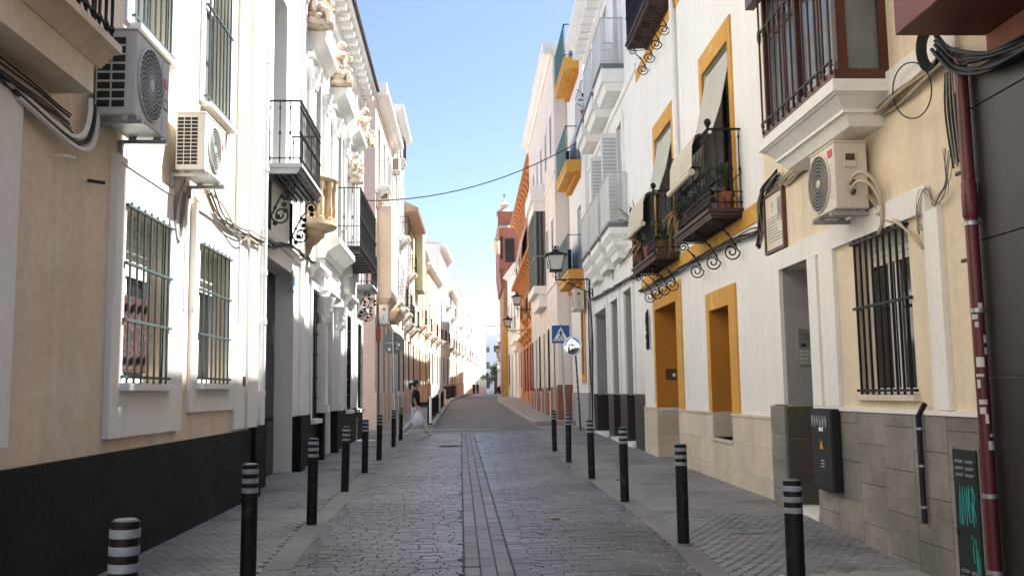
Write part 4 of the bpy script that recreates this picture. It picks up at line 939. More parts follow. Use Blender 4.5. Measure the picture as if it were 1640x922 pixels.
# balcony plants
_lv = {}
def leafmesh(L, w, m, droop):
    k = (L, w, m, droop)
    if k not in _lv:
        mb = MB(); vs = []; n = 4
        for i in range(n + 1):
            t = i / n; ww = w * (math.sin(math.pi * min(.98, t * .9 + .1))); x = L * t * .8; z = L * (t * .75 - droop * t * t)
            vs += [(x, -ww, z + .01), (x, 0, z - .008), (x, ww, z + .01)]
        fs = []
        for i in range(n): fs += [(3 * i, 3 * i + 1, 3 * i + 4, 3 * i + 3), (3 * i + 1, 3 * i + 2, 3 * i + 5, 3 * i + 4)]
        mb.add(vs, fs); _lv[k] = mb.mesh('leaf', m, smooth=True, recalc=False)
    return _lv[k]
def plant(p, label, n, L, w, m, droop=.6, pot=True, s=.12, seed=0, group='potted plants on the ochre balconies', stem=.12):
    t = thing('potted_plant', label, 'plant', p, group); p = Vector(p); rn = random.Random(seed)
    if pot: MB().lathe([(s * .7, 0), (s, s * 1.5), (s * 1.1, s * 1.5), (s * 1.1, s * 1.8), (s * .85, s * 1.8)], p, 10).build('pot', 'pot', t, True)
    mb = MB(); mb.tube([p + Vector((0, 0, s * 1.5)), p + Vector((.01, .02, s * 1.7 + stem))], .012, 5); mb.build('stem', 'leafd', t)
    for k in range(n):
        l = rn.choice((L, L * .75)); me = leafmesh(round(l, 3), w, rn.choice(m), rn.choice((droop, droop * .6, droop * 1.3)))
        inst('leaf', me, t, p + Vector((rn.uniform(-.03, .03), rn.uniform(-.03, .03), s * 1.7 + rn.random() * stem)), (rn.uniform(-.3, .3), rn.uniform(-.9, .15), rn.random() * 6.28), (1, 1, 1))
    return t
a, b = ends[0]
plant(f.P(a + .15, vs_ + .005, .22), 'broad leaved cactus plant in a clay pot at the near end of the first balcony', 16, .34, .035, ['leafd', 'leaf'], .25, seed=1, s=.13, stem=.25)
plant(f.P(a + 1.0, vs_ + .005, .32), 'green strappy plant in the middle of the first balcony', 22, .5, .03, ['leaf', 'leafd'], .8, seed=2)
plant(f.P(a + 1.6, vs_ + .005, .34), 'leafy plant at the far end of the first balcony', 24, .5, .03, ['leaf', 'leaf', 'leafd'], .9, seed=3)
plant(f.P(b - .2, vs_ + .005, .4), 'plant with dry hanging strips under the first blind', 18, .5, .03, ['leaf', 'dry', 'dry'], 1.4, seed=4)
a, b = ends[1]
plant(f.P(a + .2, vs_ + .005, .25), 'dark leafy plant at the near end of the second balcony', 24, .42, .04, ['leafd', 'leafd', 'leaf'], .6, seed=5)
plant(f.P(a + .9, vs_ + .005, .4), 'bright green bushy plant in the middle of the second balcony', 34, .3, .03, ['leaf'], .5, seed=6)
plant(f.P(a + 1.5, vs_ + .005, .44), 'dried brown plant hanging through the second balcony railing', 26, .5, .03, ['dry', 'dry', 'leafd'], 1.6, seed=7)
plant(f.P(b - .12, vs_ + .5, .40), 'spiky palm plant sticking out at the far end of the second balcony', 20, .55, .018, ['leaf', 'leafd'], .35, seed=8, stem=.3)
bundle(f, [(.2, 3.42), (2, 3.52), (4, 3.54), (6, 3.55), (9.1, 3.58)], 'black cables strung along the ochre band of the white house', ['cablek', 'cablek', 'cableg'], 8, .014, .04, .05, slack=.03)
u = f.px(1085, 120)[0]; t = thing('drainpipe', 'white downpipe between the two ochre window surrounds', 'drainpipe', f.P(u, 4.4, .07))
MB().lathe([(.05, 4.45), (.05, 11.8)], f.P(u, 0, .07), 8).build('pipe', 'white2', t, True)
for z in (4.45, 7, 9.5): MB().lathe([(.06, z), (.06, z + .08)], f.P(u, 0, .07), 8).build('collar', 'white2', t, True)
u, v = f.px(1041, 528); t = thing('wall_ornament', 'dark wrought ornament hanging on the white wall beside the ochre doorway', 'ornament', f.P(u, v - .4, .06))
mb = MB(); rn = random.Random(2)
for k in range(24): z = v - .36 + .03 * k; mb.ball(f.P(u + rn.uniform(-.08, .08) * math.sin(math.pi * (k + 1) / 25), z, .06), rn.uniform(.03, .06), 6, (.7, 1, 1.3))
mb.build('figure', 'iron', t, True); mb = MB(); mb.tube([f.P(u, v - .4, .04), f.P(u, v + .44, .04)], .018, 6); mb.build('spine', 'iron', t)
# ------------------------------------------------------------------ RIGHT 2b : white house with mesh balconies
f = FR3 = Fr(3.88, 20.7, 4.05, 31.0, 'R'); Yu = f.yu
bu = [(Yu(22.7), Yu(24.5)), (Yu(24.95), Yu(27.0)), (Yu(27.5), Yu(29.4))]; vdt = 3.86
ds = [f.R(1016, 550, 1004, 560), f.R(993, 550, 982.5, 560), f.R(974, 550, 956, 560)]
ds = [(q[0], q[1], .05, vdt - .02 * i, .45) for i, q in enumerate(ds)]
up = [(a + .45, b - .45, vv + .01, vv + 2.7, .2) for a, b in bu for vv in (5.57, 9.62)]
small = f.R(983, 440, 977, 452); small = (small[0], small[0] + .35, small[2], small[2] + .42, .15)
h = hR3 = house(f, 0, 10.28, 13.3, 9, 'white2', ds + up + [small], 'town_house', 'white house with six mesh balconies on stepped corbels and a black plinth')
for i, q in enumerate(ds):
    door(f, h, q, .42, 'blackpl', 4, 1 if i < 2 else 2); MB().fb(f, q[0] - .05, q[1] + .05, -.2, .16, -.4, .12).build('doorstep', 'white2', h)
    MB().fb(f, q[1] - .008, q[1] - .001, 1.31, q[3] - .002, -.41, .0).build('reveal', 'greywarm' if i < 2 else 'greyw', h); MB().fb(f, q[1] - .010, q[1] - .001, .161, 1.30, -.41, .0).build('reveal', 'blackpl', h)
    mb = MB(); mb.fb(f, q[0] - .22, q[0] - .003, 1.325, q[3] + .3, -.02, .05); mb.fb(f, q[1] + .003, q[1] + .22, 1.325, q[3] + .3, -.02, .05); mb.fb(f, q[0] - .003, q[1] + .003, q[3] + .002, q[3] + .10, -.02, .09); mb.build('door_surround', 'white2', h)
xs = [0.01] + [x for q in sorted(ds) for x in q[:2]] + [10.2]
for a, b in zip(xs[::2], xs[1::2]): MB().fb(f, a, b, -.3, 1.32, -.01, .03).build('plinth', 'blackpl', h)
window(f, h, small, .1, 'iron', 'glass', 1, 1, .03)
for q in up: window(f, h, q, .16, 'white2', 'glassl', 2, 4); surround(f, h, q, (q[0] - .16, q[1] + .16, q[2], q[3] + .2), 'white2', .05, False)
for i, (a, b) in enumerate(bu):
    for vv, ww, hh in ((5.55, .5, 1.25), (9.6, .6, 1.2)):
        o = balcony(f, h, a, b, ww, vv, .12, hh, 'steelg', 'aluf', .3, 'bar', .007, panel=('acw', 'mesh'))
        tiers = ((0.03, .16, 0), (.04, .10, .08), (.14, .16, 0), (.15, .12, .08), (.25, .18, .02)) if vv < 6 else ((0.03, .34, 0), (.10, .2, .06))
        bay_base(f, a, b, ww, vv - .125, tiers, 'white2', h, 'corbel')
for i, (a, b) in enumerate(bu[:2]):
    for s in (0,):
        q0 = b - .40; mb = MB(); mb.fb(f, q0, q0 + .05, 5.6, 8.2, .02, .45); sh = mb.build('louvre_shutter', 'white2', h)
        for k in range(24): MB().prof(f, q0 - .02, q0 - .001, [(.06, 5.7 + .1 * k), (.41, 5.7 + .1 * k), (.41, 5.76 + .1 * k), (.06, 5.76 + .1 * k)]).build('slat', 'acg', sh)
MB().fb(f, .01, 9.6, 13.3, 17.2, -9, -1.2).build('unseen_attic', 'white2', h)  # unseen set-back attic, raised to shade the mansion opposite
MB().prof(f, -.0, 10.27, [(-.02, 12.5), (.15, 12.55), (.2, 12.85), (.55, 13.05), (.7, 13.15), (.7, 13.4), (-.02, 13.42)]).build('cornice', 'white2', h)
for k in range(17): MB().fb(f, .2 + k * .6, .42 + k * .6, 12.6, 12.84, .15, .5).build('modillion', 'white2', h)
for z in (4.75, 8.75): MB().prof(f, 0, 10.27, [(-.02, z), (.06, z + .02), (.09, z + .12), (-.02, z + .14)]).build('string_course', 'white2', h)
plant(f.P(bu[2][0] + .1, 9.61, .45), 'small green plant on the farthest upper mesh balcony', 26, .45, .04, ['leaf', 'leafd'], .5, seed=11, s=.15, stem=.5, group='plants on the mesh balconies')
bundle(f, [(.1, 4.02), (2, 4.10), (5, 4.2), (8, 4.3), (10, 4.4)], 'black cable run below the corbels of the mesh balconies', ['cablek', 'cablek', 'cableg'], 8, .017, .05, .06, slack=.03)
t = bundle(f, [(10.0, 5.2), (10.05, 4.4), (10.0, 3.2), (10.05, 2.0), (10.0, .4)], 'thick tangle of black cables hanging down the corner of the white house', ['cablek'], 9, .013, .12, .05, slack=.14)
q = f.R(1037, 575, 1020, 640); MB().fb(f, q[0], q[0] + 1.1, 1.36, 2.35, .0, .02).build('notice_board', 'acw', h)
# ------------------------------------------------------------------ RIGHT 2c : narrow house with ochre balconies
f = FR4 = Fr(4.05, 32.1, 4.05, 37.5, 'R')
h = hR4 = house(f, 0, 5.4, 15.6, 8, 'white2', [(1.4, 2.6, 5.8, 8.2, .2), (1.4, 2.6, 9.8, 12.2, .2), (1.4, 2.6, 13.7, 15.2, .2), (1.0, 1.7, 2.0, 5, .2)], 'town_house', 'narrow white house with ochre balconies screened in green cloth')
for q in ((1.4, 2.6, 5.8, 8.2), (1.4, 2.6, 9.8, 12.2), (1.4, 2.6, 13.7, 15.2)): window(f, h, q, .15, 'white2', 'glass', 2, 2)
window(f, h, (1.0, 1.7, 2.0, 5), .15, 'ochred', 'glass', 1, 3); surround(f, h, (1.0, 1.7, 2.0, 5), (.75, 1.95, 1.7, 5.3), 'ochre', .04)
MB().fb(f, 0.01, 5.35, -.3, 1.35, -.01, .05).build('plinth', 'greyw', h)
for vv, gm in ((5.75, 'gmeshd'), (9.75, 'gmesh'), (13.6, 'gmesh')):
    sl = MB(); sl.fb(f, 1.0, 4.7, vv - .16, vv, -.02, .56); sl.fb(f, 1.01, 4.69, vv - .42, vv - .161, -.02, .54)
    o = balcony(f, h, 1.0, 4.7, .56, vv, .3, 1.25 if vv > 6 else 1.25, 'ochre', 'iron', .12, 'bar', .008, panel=(gm, 'sheet'), slab=sl)
    MB().fb(f, 1.2, 4.5, vv - .6, vv - .421, -.02, .2).build('soffit_beam', 'ochred', o)
ac_unit(f, .25, 1.0, 4.25, 4.95, .1, .45, 'cream air conditioner beside the street lantern at the end of the white house', 'acc', 'panel', (.5, .5), .4, None, 0)
# ------------------------------------------------------------------ generic town house for the farther street
def facade(f, u0, u1, vtop, m, name, label, floors, cols, trim='white2', base=None, basem='greyw', z0=0, depth=8, balc=(), cn=.35, blind=.3, im='iron', gdoor=True, cat='house', win=(.9, 1.7), bslab='white2', bh=1.0, glass='glass', roofm='roofl', cw=None):
    cw = (u1 - u0) / cols; ops = []; W_ = min(win[0], cw * .6)
    for k, z in enumerate(floors):
        nz = floors[k + 1] if k + 1 < len(floors) else vtop - .3
        for c in range(cols):
            uc = u0 + cw * (c + .5)
            if k == 0: ops.append((uc - W_ / 2, uc + W_ / 2, z0 + (.0 if (gdoor and c % 2 == 0) else 1.25), min(z + 2.75, nz - .5), .18, k, c))
            else: ops.append((uc - W_ / 2, uc + W_ / 2, z + (.02 if (k, c) in balc else .75), min(z + 2.5, nz - .35), .18, k, c))
    h = house(f, u0, u1, vtop, depth, m, [o[:5] for o in ops], name, label, roofm, cat)
    for o in ops:
        k, c = o[5:]; r = o[:4]
        if k == 0 and gdoor and c % 2 == 0: door(f, h, r, .16, 'woodb' if c % 4 else 'doorg', 3, 2)
        else:
            window(f, h, r, .14, 'white2', glass, 2, 2, blind=blind if (k + c) % 2 else 0)
            if k == 0: grille(f, h, r, max(3, int(W_ / .14)), im, .04, (.02, .5, .98), .012)
        surround(f, h, r, (r[0] - .13, r[1] + .13, r[2] - (.1 if r[2] > z0 + .3 else 0), r[3] + .16), trim, .035, r[2] > z0 + .3)
        if k and (k, c) in balc:
            b = balcony(f, h, r[0] - .35, r[1] + .35, .5, floors[k], .14, bh, bslab, im, .13, 'bar', .010)
            for uu in (r[0] - .2, r[1] + .2): MB().prof(f, uu - .05, uu + .05, [(-.02, floors[k] - .145), (.4, floors[k] - .145), (.1, floors[k] - .45), (-.02, floors[k] - .6)]).build('bracket', bslab if bslab != 'white2' else trim, b)
    if base: MB().fb(f, u0 + .02, u0 + cw * .5 - W_ / 2 - .14, -.3, base, -.01, .045).build('plinth', basem, h); MB().fb(f, u1 - cw * .5 + W_ / 2 + .14, u1 - .02, -.3, base, -.01, .045).build('plinth', basem, h)
    if base:
        for c in range(cols - 1):
            MB().fb(f, u0 + cw * (c + .5) + W_ / 2 + .14, u0 + cw * (c + 1.5) - W_ / 2 - .14, -.3, base, -.01, .045).build('plinth', basem, h)
    for z in floors[1:]: MB().prof(f, u0 + .01, u1 - .01, [(-.02, z - .3), (.05, z - .28), (.07, z - .2), (-.02, z - .18)]).build('string_course', trim, h)
    if cn: cornice(f, h, u0 + .005, u1 - .005, vtop - .35, cn, .4, trim)
    return h
# ------------------------------------------------------------------ RIGHT 3 : tall pinkish white corner house
f = FR5 = Fr(3.5, 37.6, 3.5, 54, 'R')
hR5 = facade(f, 0, 16.3, 15.7, 'pink', 'corner_house', 'tall pinkish white corner house with a terracotta base and a glazed bay', [1.4, 6.1, 10.6], 6, 'white2', 1.6, 'terra', .2, 9, (), .45)
x = Fr(3.5, 37.6, 12, 37.6, 'R')
MB().box((3.46, 37.545, -.3), (8, 37.596, 1.6)).build('plinth', 'terra', hR5); MB().box((3.44, 37.53, 1.601), (8, 37.596, 1.68)).build('plinth_cap', 'terra', hR5)
MB().box((3.08, 37.2, 15.35), (9, 37.597, 15.75)).build('cornice', 'white2', hR5)
o = MB().fb(f, 5.2, 9.3, 5.3, 5.9, -.01, .35).fb(f, 5.1, 9.4, 5.9, 6.25, -.01, .6).build('bay_corbel', 'white2', hR5)
o = MB().fb(f, 5.2, 9.3, 9.75, 10.2, -.01, .55).fb(f, 5.05, 9.45, 10.201, 10.9, -.01, .68).build('bay_top', 'white2', hR5)
b = MB()
for uu in (5.25, 6.6, 7.9, 9.25): b.fb(f, uu - .05, uu + .05, 6.251, 9.749, .42, .52)
for uu in (5.25, 9.25): b.fb(f, uu - .05, uu + .05, 6.251, 9.749, .0, .1)
for v in (6.26, 7.6, 9.68): b.fb(f, 5.305, 9.195, v, v + .06, .44, .5)
o = b.build('glazed_bay', 'steelg', hR5)
for a, c in ((5.3, 6.55), (6.65, 7.85), (7.95, 9.2)): MB().fb(f, a, c, 6.26, 9.74, .455, .465).build('pane', 'glassl', o)
for uu in (5.25, 9.25): MB().fb(f, uu - .01, uu + .01, 6.26, 9.74, .11, .41).build('pane', 'glass', o); MB().fb(f, uu - .03, uu + .03, 7.6, 7.68, .11, .41).build('mullion', 'steelg', o); MB().fb(f, uu - .03, uu + .03, 6.3, 9.7, .24, .28).build('mullion', 'steelg', o)
# ------------------------------------------------------------------ RIGHT 4 : orange arcaded house
f = FR6 = Fr(4.15, 54, 4.15, 79, 'R')
h = hR6 = facade(f, 0.02, 25, 15.2, 'orange', 'arcaded_house', 'orange house with arched eave brackets and red shutters', [1.9, 6.6, 10.2], 8, 'orange', 1.2, 'orange', .6, 9, ((1, 0), (1, 2), (1, 4), (2, 6)), 0, blind=0, bslab='orange')
for c in range(4):
    q = 7.0 + c * 3.4; MB().fb(f, q, q + 1.9, 1.5, 4.6, .045, .10).build('shutter', 'redp', h)
    MB().prof(f, q - .2, q + 2.1, [(.04, 4.9), (.2, 5.0), (.3, 5.2), (.5, 5.3), (.5, 5.5), (.04, 5.6)]).build('window_hood', 'orange', h)
for zt, ww, hh, n0 in ((15.4, .68, 2.2, 0), (9.9, .66, 2.0, 0)):
    MB().fb(f, .05, 24.95, zt - .02, zt + .22, -.02, ww + .04).build('eave', 'orange', h)
    for k in range(15):
        uu = .3 + k * 1.66; n = 10; vs = [(0, zt - hh)] + [(ww - ww * math.cos(i / n * math.pi / 2), zt - hh + (hh - .03) * math.sin(i / n * math.pi / 2)) for i in range(n + 1)] + [(0.0, zt - .03)]
        MB().prof(f, uu, uu + .35, [(w - .01 if w == 0 else w, v) for w, v in vs]).build('arched_bracket', 'orange', h)
aw = MB(); aw.prof(f, 13, 20, [(.1, 13.4), (.75, 10.6), (.77, 10.6), (.13, 13.42)])
tag(aw.build('awning', 'strawg'), 'pale cloth awning let down from the orange arcaded house', 'awning')
f = FR7 = Fr(4.15, 79, 3.55, 90, 'R')
h = facade(f, 0, 10.9, 12.4, 'white2', 'portal_house', 'white house with a rusticated portal between orange house and church', [2.2, 7.0], 4, 'white2', 1.6, 'white2', .8, 8, ((1, 1),), .4)
for k in range(9):
    for a in (.4, 2.9): MB().fb(f, a, a + .6, .5 + .48 * k, .5 + .48 * k + .45, .045, .16).build('rusticated_block', 'white2', h)
MB().prof(f, .1, 3.8, [(.04, 4.9), (.3, 5.0), (.4, 5.4), (.6, 5.5), (.6, 5.7), (.04, 5.8)]).build('portal_hood', 'white2', h)
# ------------------------------------------------------------------ RIGHT 5 : brick church
t = thing('church', 'brick church with a tiled roof, a small bell turret and a dark red oriel', 'church', (5.2, 96, .9))
MB().box((3.2, 90.1, 0), (8.4, 101.8, 16.4)).build('tower_wall', 'brick', t)
MB().box((3.12, 90.0, .4), (4.15, 90.095, 8.4)).build('corner_pier', 'ochre', t)
MB().add([(3.12, 90.0, 8.401), (4.15, 90.0, 8.401), (3.62, 90.0, 9.3), (3.12, 90.095, 8.401), (4.15, 90.095, 8.401), (3.62, 90.095, 9.3)], [(0, 1, 2), (3, 4, 5), (0, 2, 5, 3), (1, 2, 5, 4)]).build('pier_gable', 'ochre', t)
for k in range(12): MB().box((3.19, 90.03, 4.2 + k * .7), (4.4, 90.097, 4.25 + k * .7)).build('brick_course', 'brick', t)
mb = MB(); mb.add([(2.6, 89.6, 17.3), (8.8, 89.6, 17.3), (8.8, 102.2, 17.3), (2.6, 102.2, 17.3), (5.2, 93.2, 19.2), (5.2, 98.5, 19.2)], [(0, 1, 4), (1, 2, 5, 4), (2, 3, 5), (3, 0, 4, 5), (0, 1, 2, 3)]); o = mb.build('roof', 'roofl', t)
for k in range(22):
    x = 2.65 + k * .26; MB().tube([(x, 89.55, 17.34), (x + (5.2 - x) * .93, 92.9, 19.15)], .085, 5).build('roof_tile', 'roofl', o)
MB().box((2.8, 89.7, 13.2), (8.5, 102, 17.29)).build('belfry_storey', 'terra', t)
for k in range(3): MB().box((3.4 + k * 1.45, 89.63, 13.9), (4.3 + k * 1.45, 89.695, 16.2)).build('belfry_opening', 'black', t)
mb = MB(); mb.hexa([(3.0, 90, 11.4), (3.2, 90, 11.4), (3.2, 101, 11.4), (3.0, 101, 11.4), (2.8, 90, 13.19), (3.2, 90, 13.19), (3.2, 101, 13.19), (2.8, 101, 13.19)]); mb.build('oriel', 'terra', t)
for k in range(1): MB().box((2.95 + .3 * k, 89.64, 14.2), (3.15 + .3 * k, 89.695, 16.4)).build('oriel_window', 'black', t)
MB().box((2.75, 90.0, 17.305), (4.3, 91.6, 18.75)).box((2.65, 89.9, 18.751), (4.4, 91.7, 18.95)).build('turret_base', 'terra', t)
MB().lathe([(.85, 18.955), (.5, 19.3), (.42, 19.35), (.42, 19.7), (.55, 19.75), (.5, 19.8), (.1, 20.1), (.06, 20.4)], (3.4, 90.8, 0), 8).build('bell_turret', 'roofl', t)
MB().box((3.37, 90.77, 20.35), (3.43, 90.83, 20.9)).box((3.25, 90.775, 20.65), (3.55, 90.825, 20.7)).build('cross', 'iron', t)
fl = thing('flag', 'small yellow and white flag hanging from the church oriel', 'flag', (2.3, 89.2, 13.6))
MB().tube([(2.82, 89.68, 15.9), (2.3, 88.95, 16.1)], .03, 6).build('flagpole', 'iron', fl)
for x0, x1, m_ in ((2.25, 2.58, 'flagy'), (2.59, 2.9, 'flagw')):
    mb = MB(); mb.hexa([(x0 + .1, 89.2, 14.7), (x1 - .03, 89.25, 14.6), (x1 - .03, 89.28, 14.6), (x0 + .1, 89.23, 14.7), (x0, 89.1, 15.9), (x1, 89.1, 15.9), (x1, 89.13, 15.9), (x0, 89.13, 15.9)]); mb.build('cloth', m_, fl)
# ------------------------------------------------------------------ LEFT far side
f = FL3 = Fr(-3.56, 35.0, -3.62, 54.2, 'L')
hL3 = facade(f, 0, 9.0, 13.1, 'peach', 'corner_house', 'pale peach corner house with white balconies and corbelled bays', [1.5, 5.6, 9.3], 4, 'white2', 1.45, 'pinkd', .2, 9, ((2, 0), (1, 3)), .45, im='aluf')
MB().box((-9, 34.95, -.3), (-3.5, 34.996, 1.5)).build('plinth', 'pinkd', hL3); MB().box((-9, 34.6, 12.75), (-3.1, 34.997, 13.15)).build('cornice', 'white2', hL3)
MB().box((-9, 34.97, 1.501), (-3.56, 34.996, 12.74)).build('shaded_side_wall', 'pinkd', hL3)  # side face darker than the peach front, its shade put into the colour
bay_base(f, .6, 3.4, .55, 5.2, ((0, .15, .0), (.03, .35, .25)), 'peach', hL3, 'bay_base'); o = MB().fb(f, .6, 3.4, 5.201, 8.6, -.01, .55).build('bay', 'peach', hL3)
for k in range(6): MB().fb(f, .605, 3.395, 5.3 + .5 * k, 5.78 + .5 * k, .551, .565).build('bay_panel', 'white2', o)
bay_base(f, 4.2, 7.6, .6, 5.0, ((0, .15, .0), (.03, .35, .25)), 'peach', hL3, 'bay_base')
ac_unit(f, .4, 1.15, 4.05, 4.75, .1, .45, 'white air conditioner low on the peach corner house by the round sign', 'acw', 'panel', (.5, .5), .4, None, 0, 'steel')
ac_unit(f, 1.0, 1.75, 8.9, 9.5, .1, .45, 'white slotted air conditioner in the middle of the peach corner house', 'acw', 'slots', (.5, .5), .4, None, 0, 'steel')
ac_unit(f, 6.6, 7.3, 11.4, 12.0, .1, .45, 'white slotted air conditioner highest on the peach corner house', 'acw', 'slots', (.5, .5), .4, None, 0, 'steel')
facade(f, 9.0, 15.6, 15.2, 'white', 'white_house', 'tall white house with iron balconies behind the peach corner house', [1.5, 5.6, 9.4, 12.6], 4, 'white2', 1.3, 'greyw', .3, 9, ((1, 1), (2, 2), (3, 0), (1, 3)), .45)
f = Fr(-3.60, 50.6, -3.45, 73, 'L')
facade(f, 0, 7.8, 11.4, 'peach', 'brown_eaved_house', 'peach house under a broad brown eave on the far left', [1.6, 5.2, 8.2], 4, 'white2', 1.6, 'pinkd', .6, 8, ((1, 0), (1, 2), (2, 1)), .0)
MB().prof(f, 0, 7.8, [(-.2, 11.2), (.75, 11.35), (.8, 11.5), (-.2, 12.0)]).build('eave', 'roof', bpy.data.objects[[o.name for o in bpy.data.objects if o.name.startswith('brown_eaved_house')][-1]])
facade(f, 7.8, 22.4, 11.8, 'yellow', 'yellow_house', 'yellow house with a sage green upper wall on the left', [1.6, 6.0, 9.6], 4, 'white2', 1.6, 'yellow', .7, 8, ((1, 1), (1, 3)), .35)
hh = bpy.data.objects[[o.name for o in bpy.data.objects if o.name.startswith('yellow_house')][-1]]
MB().fb(f, 9.0, 12.2, 8.0, 12.4, .0, .5).build('green_bay', 'sage', hh)
f = Fr(-3.35, 73, -1.75, 112, 'L')
facade(f, 0, 13, 11.4, 'peach', 'low_peach_house', 'low peach house with dark balconies on the left', [1.9, 6.0], 5, 'white2', 2.2, 'pinkd', .9, 9, ((1, 1), (1, 3)), .35)
facade(f, 13, 26, 15.2, 'white', 'gabled_house', 'white gabled house rising behind the low peach house', [2.0, 6.2, 10.2], 5, 'white2', 2.2, 'white2', 1, 11, ((1, 0), (1, 2), (2, 3)), .5)
gh = bpy.data.objects[[o.name for o in bpy.data.objects if o.name.startswith('gabled_house')][-1]]
MB().add([f.P(13.1, 15.27, 0), f.P(13.1, 15.27, -11), f.P(13.1, 18.6, -5.5), f.P(25.9, 15.27, 0), f.P(25.9, 15.27, -11), f.P(25.9, 18.6, -5.5)], [(0, 1, 2), (3, 4, 5), (0, 2, 5, 3), (1, 2, 5, 4)]).build('gable', 'white2', gh)
for a_, m_ in ((f.P(14, 15.2, -4), 'steel'),):
    t = thing('antenna', 'thin television antenna on the roof of the white gabled house', 'antenna', a_)
    MB().tube([a_, a_ + Vector((0, 0, 5.2))], .04, 5).tube([a_ + Vector((-.8, 0, 4.9)), a_ + Vector((.8, 0, 4.9))], .025, 4).tube([a_ + Vector((-.5, 0, 4.5)), a_ + Vector((.5, 0, 4.5))], .025, 4).build('mast', 'steelg', t)
facade(f, 26, 39, 12.4, 'pink', 'pink_house', 'pink house with dark iron balconies far along the left side', [2.2, 6.2, 9.6], 5, 'white2', 2.4, 'terra', 1.1, 9, ((1, 0), (1, 2), (1, 4), (2, 1)), .4)
f = Fr(-1.6, 112, 3.2, 205, 'L')
for k, (L, vt, m_, lb, fl_) in enumerate(((18, 14.2, 'white', 'bright white house in the far distance with dark balconies', 3), (18, 13.0, 'pinkd', 'salmon house in the far distance on the left', 3), (20, 13.6, 'bluewall', 'pale bluish house near the end of the street', 3), (36, 15, 'white2', 'last white house on the left before the street ends', 3))):
    u0 = (0, 18, 36, 56)[k]; facade(f, u0, u0 + L, vt, m_, 'distant_house', lb, [2.4, 6.4, 9.8][:fl_], 5 if L < 30 else 8, 'white2', 2.6, 'pinkd' if k != 2 else 'greyw', 1.2, 10, ((1, 0), (1, 2), (2, 1)), .4)
f = Fr(3.35, 102, 6.4, 225, 'R')
for k, (L, vt, m_, lb) in enumerate(((24, 12.0, 'ochre', 'distant ochre house beyond the church'), (30, 9.0, 'pink', 'low pink house far beyond the church'), (60, 9.5, 'white', 'long white house at the far right end of the street'))):
    u0 = (0, 24, 54)[k]; facade(f, u0, u0 + L, vt, m_, 'distant_house', lb, [2.3, 6.2], 6, 'white2', 2.4, 'terra', 1.2, 10, ((1, 1), (1, 3)), .4)
f = Fr(-6, 232, 22, 222, 'R')        # closes the street; faces the viewer
f.n = Vector((f.d.y, -f.d.x, 0))
facade(f, 0, 13.6, 15.5, 'bluewall', 'end_house', 'pale white house closing the street with green shutters', [2.4, 6.4, 10.4], 7, 'white2', 2.0, 'peach', 1.2, 10, ((1, 1), (1, 4), (2, 2)), .4, win=(.9, 1.7))
facade(f, 13.7, 29, 18.5, 'white2', 'end_block', 'taller white block behind the tree at the end of the street', [2.4, 6.4, 10.4, 14.2], 6, 'white2', 2.0, 'white2', 1.2, 10, ((1, 1),), .3)
for uu in (15.2, 18.6): MB().fb(f, uu, uu + 1.2, 7, 9.6, .04, .09).build('green_shutter', 'gmesh', bpy.data.objects[[o.name for o in bpy.data.objects if o.name.startswith('end_block')][-1]])
# ------------------------------------------------------------------ street furniture
def bollard_mesh():
    H = .92; r = .056; P_ = {}
    P_['post'] = MB().lathe([(r, -.08), (r, H - .003), (r - .004, H), (.01, H + .001)], n=20).mesh('post', 'boll', smooth=True)
    P_['band'] = MB().lathe([(r + .0015, 0), (r + .0022, .003), (r + .0022, .031), (r + .0015, .034)], n=20).mesh('band', 'refl', smooth=True)
    P_['foot_ring'] = MB().lathe([(r + .02, -.005), (r + .02, .006), (r + .002, .012)], n=20).mesh('foot_ring', 'cement', smooth=True)
    P_['cap'] = MB().lathe([(r - .01, H), (r - .014, H + .006), (.01, H + .008)], n=16).mesh('cap', 'steelg', smooth=True)
    return P_
BM = bollard_mesh(); rn = random.Random(12)
LBL = ['nearest black bollard at the bottom left corner, only its banded top in view', 'second black bollard on the left, tall in the foreground before the green plinth', 'third black bollard along the left kerb', 'fourth black bollard along the left kerb', 'fifth black bollard along the left kerb', 'sixth black bollard along the left kerb, below the round sign', 'seventh black bollard on the left, just before the walking woman', 'farthest black bollard of the left row, beside the walking woman']
LBR = ['nearest black bollard on the right, in front of the grey tiled pier', 'second black bollard on the right, with a chipped lowest band, before the travertine plinth', 'third black bollard along the right kerb', 'fourth black bollard along the right kerb', 'fifth black bollard on the right, below the convex mirror', 'farthest black bollard of the right row, at the corner']
def onz(x, y, h):                                # ground position below a point h above the paving
    r = CAMROT @ Vector((x - 820, 461 - y, -F)); z = 0
    for _ in range(6): t_ = (h + z - CAMH) / r.z; z = gz(r.x * t_, r.y * t_)
    return r.x * t_, r.y * t_
pos = [onz(*q) + (l, 'left') for q, l in zip(((194, 833, .92), (400, 743, .92), (499, 841, 0), (552, 788, 0), (584, 758, 0), (607, 737, 0), (630, 716, 0), (641.5, 705, 0)), LBL)] + [onz(*q) + (l, 'right') for q, l in zip(((1268, 769, .92), (1095, 871, 0), (1001, 804, 0), (948, 767, 0), (911, 741, 0), (888.5, 723, 0)), LBR)]
for x, y, l, s in pos:
    t = thing('bollard', l, 'bollard', (x, y, gz(x, y)), 'bollards along the kerb'); z = gz(x, y)
    t.rotation_euler = (rn.uniform(-.02, .02), rn.uniform(.004, .026) if s == 'left' else rn.uniform(-.012, .012), 0)
    inst('post', BM['post'], t, (x, y, z)); inst('cap', BM['cap'], t, (x, y, z)); inst('foot_ring', BM['foot_ring'], t, (x, y, z))
    for k in range(3): inst('band', BM['band'], t, (x, y, z + .92 - .030 - .034 - .066 * k))
